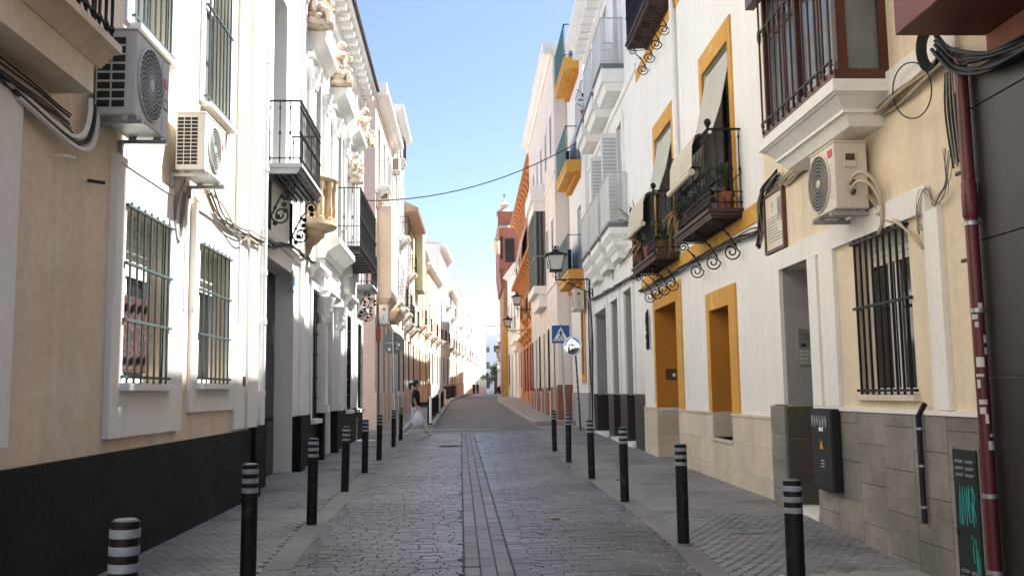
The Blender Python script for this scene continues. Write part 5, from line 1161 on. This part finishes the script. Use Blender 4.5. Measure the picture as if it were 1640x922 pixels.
def lantern(head, wallp, label, s=1.0, group='lanterns along the right facades'):
    hx = Vector(head); wp = Vector(wallp); t = thing('street_lamp', label, 'street lamp', (wp.x, wp.y, hx.z), group)
    z = lambda k: hx + Vector((0, 0, k * s))
    q = MB(); a, b = .17 * s, .27 * s; c = hx
    q.hexa([c + Vector((x * a, y * a, .0)) for x, y in ((-1, -1), (1, -1), (1, 1), (-1, 1))] + [c + Vector((x * b, y * b, .46 * s)) for x, y in ((-1, -1), (1, -1), (1, 1), (-1, 1))]); q.build('lamp_glass', 'lam', t)
    q = MB()
    for x, y in ((-1, -1), (1, -1), (1, 1), (-1, 1)): q.tube([c + Vector((x * a * 1.03, y * a * 1.03, -.01)), c + Vector((x * b * 1.03, y * b * 1.03, .47 * s))], .014 * s, 5)
    q.box(c + Vector((-a * 1.2, -a * 1.2, -.06 * s)), c + Vector((a * 1.2, a * 1.2, -.002))); q.build('lamp_frame', 'iron', t)
    q = MB(); e = .36 * s; q.hexa([c + Vector((x * e, y * e, .461 * s)) for x, y in ((-1, -1), (1, -1), (1, 1), (-1, 1))] + [c + Vector((x * e, y * e, .5 * s)) for x, y in ((-1, -1), (1, -1), (1, 1), (-1, 1))])
    q.hexa([c + Vector((x * e * .9, y * e * .9, .501 * s)) for x, y in ((-1, -1), (1, -1), (1, 1), (-1, 1))] + [c + Vector((x * .12 * s, y * .12 * s, .60 * s)) for x, y in ((-1, -1), (1, -1), (1, 1), (-1, 1))]); q.build('lamp_roof', 'iron', t)
    q = MB(); q.lathe([(.12 * s, .6 * s), (.10 * s, .66 * s), (.03 * s, .68 * s), (.05 * s, .74 * s), (.01 * s, .82 * s)], c, 8)
    for k in range(4): d = Vector((math.cos(k * 1.57 + .8), math.sin(k * 1.57 + .8), 0)); q.tube([z(.66) + d * .1 * s, z(.74) + d * .15 * s, z(.80) + d * .08 * s], .012 * s, 4)
    q.build('finial', 'iron', t)
    q = MB(); low = Vector((hx.x, hx.y, hx.z - .32 * s)); q.tube([z(-.06), low], .022 * s, 6); q.tube([low + (wp - low) * -.02, Vector((wp.x, wp.y, low.z))], .024 * s, 6)
    for k in (-1, 1): q.tube([low + Vector((0, 0, .08 * s)) + Vector((k * .13 * s * math.sin(i * .5), 0, .07 * s + .07 * s * math.cos(i * .5))) for i in range(9)], .010 * s, 4)
    d = Vector((wp.x - low.x, wp.y - low.y, 0)); n = 5
    for k in range(n):
        cc = low + d * (k + .5) / n - Vector((0, 0, .09 * s)); q.tube([cc + d.normalized() * .1 * s * math.cos(i * .6) + Vector((0, 0, .08 * s * math.sin(i * .6))) for i in range(11)], .010 * s, 4)
    q.tube([Vector((wp.x, wp.y, low.z - .5 * s)), low + d * .6 + Vector((0, 0, -.28 * s)), low + d * .15], .016 * s, 5); q.box((wp.x - .03, wp.y - .05, low.z - .6 * s), (wp.x + .02, wp.y + .05, low.z + .15 * s)); q.build('bracket_arm', 'iron', t)
    return t
def at(x, y, Y):
    r = CAMROT @ Vector((x - 820, 461 - y, -F)); return CAMPOS + r * ((Y - CAMPOS.y) / r.y)
p = at(890, 432, 30.6); lantern(p, (4.04, 30.6, p.z), 'nearest and largest lantern on a scrolled bracket, at the end of the white house')
p = at(828, 487, 60); lantern(p, (4.12, 60, p.z), 'second lantern, in front of the orange arcaded house')
p = at(813, 522, 70); lantern(p, (4.12, 70, p.z), 'third lantern, silhouetted against the sky left of the ochre corner')
for k, (x, y, Y) in enumerate(((803, 556, 103), (797, 564, 104), (799, 573, 116), (802, 582, 128), (803, 589, 140))):
    p = at(x, y, Y); lantern(p, (3.35 + (Y - 102) * .0248, Y, p.z), ['small lantern topmost in the distant row', 'second small lantern in the distant row, farthest left', 'third small lantern in the distant row', 'fourth small lantern in the distant row', 'lowest and farthest lantern in the distant row'][k])
# overhead cables
fa = FL3.P(.3, 10.2, 0); p0 = Vector((-3.4, 28.8, at(600, 321, 28.8).z)); p1 = FR3.P(9.6, at(930, 226, 30.4).z, .3)
tag(cable('overhead_cable', [p0, p1], .017, 'cablek', sub=14, sag=.55), 'black cable sagging across the street between the facades', 'cable')
tag(cable('overhead_cable', [Vector((-.5, 118, at(738, 517, 118).z)), Vector((4.0, 118, at(806, 520, 118).z))], .05, 'cableg', sub=8, sag=.25), 'thin cable across the far end of the street', 'cable')
# pedestrian sign, mirror, round sign seen from behind
p = at(898, 535, 31.6); bx = at(909, 699, 30.5); b = Vector((bx.x, 31.6, gz(3, 31.6)))
b = Vector((p.x + .12, 31.6, gz(3, 31.6))); t = thing('pedestrian_sign', 'blue square pedestrian crossing sign on a sticker covered pole', 'road sign', b)
MB().tube([b, p + Vector((0, .04, .34))], .032, 8).build('pole', 'steel', t, True)
for k in range(9): q = b.lerp(p, .28 + k * .055); MB().lathe([(.034, 0), (.034, .05 + .02 * (k % 3))], q, 8, 2.6, 2.6 + 1.6 + .5 * (k % 2)).build('sticker', 'sticker', t)
s = .30; MB().box(p + Vector((-s, -.012, -s)), p + Vector((s, .012, s))).build('sign_plate', 'signblue', t, bevel=.004)
yf = p.y - .0135; tri = lambda x, z: (p.x + x * s, yf, p.z + z * s)
MB().add([tri(-.88, -.74), tri(.88, -.74), tri(0, .82)], [(0, 1, 2)]).build('white_triangle', 'signw', t)
mb = MB(); yf -= .002
mb.add([tri(.02 + .09 * math.cos(k), .42 + .09 * math.sin(k)) for k in [i * .785 for i in range(8)]], [list(range(8))])
for quad in ([(-.1, .3), (.12, .3), (.1, -.1), (-.06, -.1)], [(-.06, -.08), (.04, -.1), (-.16, -.5), (-.28, -.46)], [(0, -.1), (.1, -.08), (.3, -.44), (.2, -.5)], [(-.1, .28), (-.06, .18), (-.28, .0), (-.32, .06)], [(.1, .28), (.08, .16), (.24, .02), (.3, .08)]): mb.add([tri(*q) for q in quad], [(0, 1, 2, 3)])
for k in range(5): x = -.6 + k * .26; mb.add([tri(x, -.52), tri(x + .12, -.52), tri(x + .10 + (x) * .12, -.68), tri(x - .02 + x * .12, -.68)], [(0, 1, 2, 3)])
mb.build('walker_symbol', 'black', t)
p = at(917, 554, 30.9); b = Vector((p.x + .22, 31.0, gz(3, 31))); t = thing('traffic_mirror', 'round convex traffic mirror on a leaning pole at the corner', 'mirror', b)
MB().tube([b, p + Vector((.1, .1, -.1))], .03, 8).build('pole', 'rust', t, True)
for k in range(7): q = b.lerp(p + Vector((.1, .1, -.1)), .35 + k * .07); MB().lathe([(.033, 0), (.033, .06)], q, 8, 2.4, 4.2).build('sticker', 'sticker', t)
N = Vector((-.5, -.85, .05)).normalized(); A = N.cross(Vector((0, 0, 1))).normalized(); B = A.cross(N)
MB().lathe([(.31, -.04), (.335, -.02), (.335, .02), (.31, .03)], p, 24, A=A, B=B, Z=N).build('rim', 'signw', t, True)
MB().lathe([(.31, .02), (.26, .045), (.2, .065), (.13, .08), (.06, .088), (.005, .09)], p, 24, A=A, B=B, Z=N).build('mirror_glass', 'mirror', t, True)
p = at(629.5, 549, 30.2); b = Vector((at(634, 690, 30.2).x, 30.2, gz(-2.4, 30.2))); t = thing('round_sign', 'round road sign seen from its grey back with small stickers', 'road sign', b)
MB().tube([b, p + Vector((0, -.05, .42))], .03, 8).build('pole', 'steel', t, True)
MB().lathe([(.34, -.012), (.345, 0), (.34, .012)], p, 28, A=Vector((1, 0, 0)), B=Vector((0, 0, 1)), Z=Vector((0, -1, 0))).build('sign_plate', 'steelg', t, True)
for dx, dz, q in ((-.12, -.2, .045), (.18, -.06, .05), (.12, -.17, .03)): MB().lathe([(q, .013), (q, .015)], p + Vector((dx, 0, dz)), 12, A=Vector((1, 0, 0)), B=Vector((0, 0, 1)), Z=Vector((0, -1, 0))).build('sticker', 'signw', t)
MB().box(p + Vector((-.2, -.03, -.02)), p + Vector((.2, -.013, .02))).build('clamp', 'steel', t)
p = at(606, 535, 34.2); b = Vector((p.x, 34.2, gz(-3.4, 34.2))); t = thing('turned_sign', 'dark red round sign turned almost edge on against the peach corner house', 'road sign', b)
MB().tube([b, p + Vector((0, 0, .5))], .03, 8).build('pole', 'rust', t, True)
A = Vector((.14, .99, 0)); N = Vector((.99, -.14, 0)); MB().lathe([(.36, -.012), (.36, .012)], p - A * .0, 24, A=A, B=Vector((0, 0, 1)), Z=N).build('sign_plate', 'maroonp', t); MB().lathe([(.30, .0125), (.30, .014)], p, 24, A=A, B=Vector((0, 0, 1)), Z=N).build('sign_face', 'redlogo', t)
# iron railing on the left pavement
t = thing('railing', 'low black iron railing along the left pavement behind the walking woman', 'railing', (-1.62, 35.6, gz(-1.6, 35.6)))
me = barmesh(.74, .012, 'iron'); 
for k in range(12):
    y0, y1 = 35.6 + k * 2.0, 35.6 + (k + 1) * 2.0 - .12; x0, x1 = AL(y0) - .22, AL(y1) - .22; za, zb = gz(x0, y0) + .11, gz(x1, y1) + .11
    mb = MB()
    for hh in (.86, .10): mb.tube([(x0, y0, za + hh), (x1, y1, zb + hh)], .022, 5)
    for x, y, z in ((x0, y0, za), (x1, y1, zb)): mb.tube([(x, y, z), (x, y, z + .93)], .03, 6)
    o = mb.build('panel_frame', 'iron', t)
    for i in range(1, 15): q = i / 15; inst('bar', me, o, (x0 + (x1 - x0) * q, y0 + (y1 - y0) * q, za + (zb - za) * q + .12))
for k, (y, l) in enumerate(((35.2, 'white marker post at the near end of the iron railing'), (47.6, 'white marker post halfway along the iron railing'), (60.4, 'white marker post at the far end of the iron railing'))):
    x = AL(y) - .12; z = gz(x, y) + .11; t = thing('marker_post', l, 'post', (x, y, z), 'white posts by the railing'); MB().lathe([(.05, 0), (.05, 1.0), (.03, 1.05)], (x, y, z), 10).build('post', 'signw', t, True); MB().lathe([(.07, 0), (.07, .05)], (x, y, z), 10).build('base', 'iron', t)
# ------------------------------------------------------------------ people
def skinmesh(name, verts, edges, m, parent, sub=2):
    org = wloc(parent); me = bpy.data.meshes.new(name); me.from_pydata([Vector(v[:3]) for v in verts], edges, []); me.materials.append(M[m])
    o = bpy.data.objects.new(name, me); COL.objects.link(o); o.parent = parent
    sk = o.modifiers.new('skin', 'SKIN'); sk.use_smooth_shade = True
    lay = me.skin_vertices[0] if len(me.skin_vertices) else None
    if lay is None: lay = me.skin_vertices.new()
    for i, v in enumerate(verts):
        lay.data[i].radius = (v[3], v[4] if len(v) > 4 else v[3])
    lay.data[0].use_root = True
    sb = o.modifiers.new('sub', 'SUBSURF'); sb.levels = sub; sb.render_levels = sub
    return o
def person(base, rz, s, label, top='tshirt', legs='trousers', stride=.30, arm=.25):
    t = thing('person', label, 'person', base); t.rotation_euler = (0, 0, rz); t.scale = (s, s, s)
    WLOC[t.name] = Vector((0, 0, 0))        # parts below are built in the person's own space: x forward, y to the left
    k = stride; hip = .90
    V = [(0, 0, .93, .09, .11), (0, 0, 1.12, .08, .10), (.01, 0, 1.30, .085, .12), (.0, 0, 1.42, .07, .09), (.02, 0, 1.50, .046), (.03, 0, 1.56, .05)]
    E = [(0, 1), (1, 2), (2, 3), (3, 4), (4, 5)]
    # head
    V += [(.045, 0, 1.62, .082, .072), (.035, 0, 1.70, .09, .078), (.03, 0, 1.75, .06, .06)]; E += [(5, 6), (6, 7), (7, 8)]
    def limb(st, pts):
        n = len(V)
        for i, p in enumerate(pts): V.append(p); E.append((st if i == 0 else n + i - 1, n + i))
    limb(3, [(0, -.17, 1.39, .05), (-.03, -.20, 1.14, .042), (.04, -.20, .92, .034), (.06, -.19, .84, .026)])    # right arm, down with the bag
    limb(3, [(0, .17, 1.39, .05), (.02, .20, 1.16, .042), (.16, .18, 1.0, .034), (.22, .16, .98, .026)])
    limb(0, [(.04, -.09, .86, .09), (.5 * k + .06, -.09, .50, .06), (k + .06, -.09, .11, .042), (k + .20, -.09, .05, .035)])
    limb(0, [(-.04, .09, .86, .09), (-.4 * k + .05, .09, .50, .06), (-k - .12, .09, .17, .042), (-k - .02, .09, .06, .035)])
    skinmesh('body', V, E, 'skin', t)
    skinmesh('shirt', [(0, 0, .84, .15, .17), (0, 0, 1.08, .14, .165), (.01, 0, 1.28, .15, .185), (.0, 0, 1.45, .085, .12), (0, -.18, 1.40, .08), (-.02, -.205, 1.18, .07), (0, .18, 1.40, .08), (.01, .205, 1.18, .07)], [(0, 1), (1, 2), (2, 3), (3, 4), (4, 5), (3, 6), (6, 7)], top, t)
    skinmesh('trousers', [(0, 0, 1.02, .13, .155), (.03, -.09, .86, .13, .12), (.5 * k + .06, -.09, .50, .095), (k + .05, -.09, .10, .08), (-.03, .09, .86, .13, .12), (-.4 * k + .05, .09, .50, .095), (-k - .11, .09, .14, .08)], [(0, 1), (1, 2), (2, 3), (0, 4), (4, 5), (5, 6)], legs, t)
    skinmesh('shoe', [(k + .05, -.09, .06, .048, .042), (k + .17, -.09, .05, .042), (k + .24, -.09, .04, .028)], [(0, 1), (1, 2)], 'shoe', t); skinmesh('shoe', [(-k - .12, .09, .11, .048, .042), (-k - .01, .09, .05, .042), (-k + .06, .09, .035, .028)], [(0, 1), (1, 2)], 'shoe', t)
    mb = MB(); mb.ball((.005, 0, 1.70), .105, 12, (1.05, .92, 1.0)); mb.ball((-.03, 0, 1.64), .085, 10, (.9, .95, 1.1)); mb.tube([(-.10, 0, 1.68), (-.17, 0, 1.66), (-.20, 0, 1.56), (-.18, 0, 1.46)], [.035, .055, .05, .015], 8); mb.build('hair', 'hair', t, True)
    mb = MB(); mb.ball((.128, 0, 1.645), .016, 6, (1, .8, 1.3)); mb.build('nose', 'skin', t, True)
    for y in (-.035, .035): MB().ball((.117, y, 1.672), .011, 6).build('eye', 'hair', t, True)
    MB().ball((.118, 0, 1.605), .018, 6, (.5, 1.2, .4)).build('mouth', 'redlogo', t, True)
    for sgn, (hx, hy, hz) in ((-1, (.06, -.19, .80)), (1, (.27, .155, .975))):
        pass
        for q in range(4): MB().tube([(hx - .03 + .02 * q, hy, hz + .03), (hx - .03 + .02 * q, hy - .012 * sgn, hz - .03), (hx - .025 + .02 * q, hy - .03 * sgn, hz - .055 + .006 * abs(q - 1))], [.010, .009, .007], 5).build('finger', 'skin', t, True)
        MB().tube([(hx + .035, hy, hz + .03), (hx + .055, hy - .01 * sgn, hz), (hx + .05, hy - .02 * sgn, hz - .025)], [.011, .010, .008], 5).build('thumb', 'skin', t, True)
    return t
# the woman crossing at the corner
b = at(666, 689, 29.8); bz = gz(-1.8, 29.8); woman = person((b.x, 29.8, bz), 0, .97, 'woman in black top and pale grey trousers walking right, dark hair tied back')
rn = random.Random(9)
def carried(name, label, cat, origin): t = thing(name, label, cat, origin); return t
c = Vector((b.x + .07, 29.8 - .22, bz + .30)); t = carried('carrier_bag', 'white plastic carrier bag hanging from the hand of the walking woman', 'bag', c)
mb = MB(); mb.lathe([(.08, 0), (.14, .02), (.165, .12), (.15, .25), (.10, .36), (.05, .42)], c, 14)
for i, p in enumerate(mb.v): mb.v[i] = p + Vector((math.sin(i * 2.1) * .012 + (p.x - c.x) * .1, (p.y - c.y) * -.35, math.sin(i * 1.3) * .01))
mb.build('bag_body', 'bagw', t, True)
for k in (-1, 1): MB().tube([c + Vector((k * .05, 0, .40)), c + Vector((k * .035, 0, .46)), c + Vector((0, 0, .50))], .012, 5).build('bag_handle', 'bagw', t, True)
c = Vector((b.x + .22, 29.8 + .02, bz + .86)); t = carried('handbag', 'black handbag held in front at the waist of the walking woman', 'bag', c)
MB().box(c + Vector((-.12, -.05, 0)), c + Vector((.18, .05, .18))).build('bag_body', 'black', t, bevel=.02); MB().tube([c + Vector((-.1, 0, .18)), c + Vector((-.2, -.02, .5)), c + Vector((-.22, 0, .6))], .012, 5).build('strap', 'black', t)
MB().box(c + Vector((-.12, -.056, .03)), c + Vector((.18, -.0505, .045))).build('trim', 'acg', t)
p = Vector((at(765, 632, 150).x, 150, gz(1, 150))); person(p, 1.4, 1.0, 'distant person in dark clothes, right of the two far down the street', 'tshirt', 'purple', .12)
p = Vector((at(759, 633, 140).x, 140, gz(1, 140))); person(p, 1.6, 1.0, 'distant person in dark clothes, left of the two far down the street', 'tshirt', 'tshirt', .10)
# ------------------------------------------------------------------ far tree, motorcycles, small signs
def tree(base, h, r, label, seed):
    t = thing('street_tree', label, 'tree', base); base = Vector(base); rn = random.Random(seed); mb = MB()
    mb.tube([base, base + Vector((.05, 0, h * .3)), base + Vector((0, .05, h * .5))], [.16, .12, .09], 8)
    ends = []
    for k in range(7):
        a = k * .9; e = base + Vector((math.cos(a) * r * .6, math.sin(a) * r * .6, h * (.6 + .05 * (k % 4)))); mb.tube([base + Vector((0, .03, h * .45)), base.lerp(e, .75) + Vector((0, 0, .2)), e], [.07, .05, .02], 5); ends.append(e)
    mb.build('trunk', 'woodb', t, True); mb = MB(); c = base + Vector((0, 0, h * .68)); cl = [(c + Vector((rn.gauss(0, .42) * r, rn.gauss(0, .42) * r, rn.gauss(0, .40) * r * 1.05)), rn.uniform(.25, .45) * r) for _ in range(20)]
    for _ in range(2600):
        q, s = rn.choice(cl); d = Vector((rn.gauss(0, 1), rn.gauss(0, 1), rn.gauss(0, 1))).normalized(); p = q + d * s * rn.uniform(.5, 1.0); u = Vector((rn.gauss(0, 1), rn.gauss(0, 1), rn.gauss(0, .5))).normalized(); v = u.cross(d)
        if v.length < .05: continue
        v.normalize(); L = .22; mb.add([p - u * L * .5, p + v * L * .25, p + u * L * .5, p - v * L * .25], [(0, 1, 2, 3)])
    mb.build('crown', 'leaf', t); return t
p = at(793, 640, 150); tree((p.x, 150, gz(4, 150)), 4.6, 1.35, 'round crowned green tree at the end of the street', 3)
def motorcycle(c, label, rz):
    t = thing('motorcycle', label, 'motorcycle', c, 'motorcycles parked at the far kerb'); c = Vector(c); d = Vector((math.cos(rz), math.sin(rz), 0)); n = Vector((-d.y, d.x, 0)); Z = Vector((0, 0, 1))
    for k in (-.62, .62):
        w = MB(); w.tube([c + d * (k + .26 * math.cos(i * .42)) + Z * (.3 + .26 * math.sin(i * .42)) for i in range(16)], .06, 6); w = w.build('wheel', 'black', t, True); MB().lathe([(.2, -.02), (.2, .02)], c + d * k + Z * .3, 12, A=d, B=Z, Z=n).build('rim', 'steel', w)
    mb = MB(); mb.tube([c + d * -.6 + Z * .45, c + Z * .42, c + d * .3 + Z * .55, c + d * .5 + Z * .9], [.1, .16, .14, .07], 8); mb.build('frame', 'black', t, True)
    MB().tube([c + d * -.65 + Z * .82, c + d * -.2 + Z * .78, c + d * .05 + Z * .76], [.09, .13, .1], 8).build('seat', 'black', t, True); MB().tube([c + d * .05 + Z * .75, c + d * .25 + Z * .84, c + d * .42 + Z * .8], [.1, .16, .1], 8).build('tank', 'redlogo', t, True)
    MB().tube([c + d * .48 + Z * 1.0 + n * .35, c + d * .55 + Z * 1.02, c + d * .48 + Z * 1.0 - n * .35], .02, 5).tube([c + d * .62 + Z * .3, c + d * .5 + Z * 1.0], .035, 6).build('fork', 'steel', t); MB().ball(c + d * .66 + Z * .88, .1, 8).build('headlight', 'lam', t, True)
    return t
for k, (x, Y, l) in enumerate(((797, 118, 'dark motorcycle parked nearest under the far tree'), (801, 126, 'dark motorcycle parked behind the nearest one'), (806, 134, 'farthest parked motorcycle beside the ochre wall'))):
    p = at(x, 634, Y); motorcycle((p.x, Y, gz(p.x, Y) + .115), l, 1.2 + .3 * k)
p = at(801, 606, 140); t = thing('street_sign', 'small pale rectangular sign on a post in front of the far tree', 'road sign', (p.x, 140, gz(3, 140))); MB().tube([(p.x, 140, gz(3, 140)), p], .04, 6).build('pole', 'steel', t); MB().box(p + Vector((-.4, -.03, -.3)), p + Vector((.4, .0, 1.0))).build('sign_plate', 'acg', t)
p = at(774, 604, 170); t = thing('pharmacy_cross', 'small green cross sign on the distant left facade', 'sign', p)
MB().box(p + Vector((-.2, -.1, -.55)), p + Vector((.2, .1, .55))).box(p + Vector((-.55, -.095, -.2)), p + Vector((-.2005, .095, .2))).box(p + Vector((.2005, -.095, -.2)), p + Vector((.55, .095, .2))).build('cross', 'gmesh', t); MB().tube([p + Vector((-1.3, 0, 0)), p + Vector((-.56, 0, 0))], .05, 5).build('arm', 'iron', t)
for k, (Y, l) in enumerate(((79, 'dark waste bin standing on the far left pavement'), (88, 'farther dark waste bin on the left pavement'))):
    x = AL(Y) - .5; z = gz(x, Y) + .11; t = thing('waste_bin', l, 'bin', (x, Y, z)); MB().hexa([(x - .25, Y - .25, z), (x + .25, Y - .25, z), (x + .25, Y + .25, z), (x - .25, Y + .25, z), (x - .3, Y - .3, z + 1), (x + .3, Y - .3, z + 1), (x + .3, Y + .3, z + 1), (x - .3, Y + .3, z + 1)]).build('body', 'black', t); MB().box((x - .33, Y - .33, z + 1.0), (x + .33, Y + .33, z + 1.08)).build('lid', 'black', t)
# manhole covers and odd marks on the paving
for x, y, r, l in ((-.55, 24.0, .32, 'dark round manhole cover in the setts before the walking woman'),):
    t = thing('manhole_cover', l, 'manhole cover', (x, y, gz(x, y))); MB().lathe([(r, -.01), (r, .008), (r - .02, .01)], (x, y, gz(x, y)), 24).build('cover', 'iron', t)
    mb = MB()
    for k in range(5): mb.box((x - r * .7, y - r * .6 + k * r * .3, gz(x, y) + .01), (x + r * .7, y - r * .6 + k * r * .3 + .04, gz(x, y) + .014))
    mb.build('tread', 'iron', t)
# pale strip laid across the crossing table
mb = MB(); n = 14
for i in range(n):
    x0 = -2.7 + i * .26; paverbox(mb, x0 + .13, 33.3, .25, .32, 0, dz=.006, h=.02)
tag(mb.build('pale_strip', 'kerb', org=(0, 33.3, 0)), kind='structure')
for x, y, w_, l_, m_, lb in ((2.75, 9.6, .34, .26, 'steelg', 'small grey inspection plate in the right pavement by the second bollard'), (-2.2, 12.2, .3, .3, 'steelg', 'small grey inspection plate in the left pavement'), (-2.5, 17.5, .4, .4, 'cement', 'pale square cement patch in the left pavement')):
    t = thing('inspection_plate', lb, 'cover', (x, y, gz(x, y))); z = gz(x, y); MB().box((x - w_ / 2, y - l_ / 2, z - .01), (x + w_ / 2, y + l_ / 2, z + .007)).build('plate', m_, t, bevel=.003)
    MB().box((x - .04, y - .015, z + .0071), (x + .04, y + .015, z + .011)).build('lifting_bar', 'iron', t)
rn = random.Random(21)
for k, (x, y, lb) in enumerate(((2.25, 14.6, 'small dark leaf scrap on the right pavement by the third bollard'), (2.5, 7.6, 'pale paper scrap on the right pavement by the tiled plinth'), (-2.1, 9.2, 'pale paper scrap on the left pavement between two bollards'), (.9, 10.5, 'brown leaf lying on the setts'))):
    z = gz(x, y) + .008; mb = MB(); mb.hexa([(x - .05, y - .03, z), (x + .05, y - .04, z), (x + .06, y + .03, z), (x - .04, y + .04, z), (x - .05, y - .03, z + .004), (x + .05, y - .04, z + .012), (x + .06, y + .03, z + .005), (x - .04, y + .04, z + .014)]); tag(mb.build('litter', ('leafd', 'signw', 'signw', 'dry')[k]), lb, 'litter')
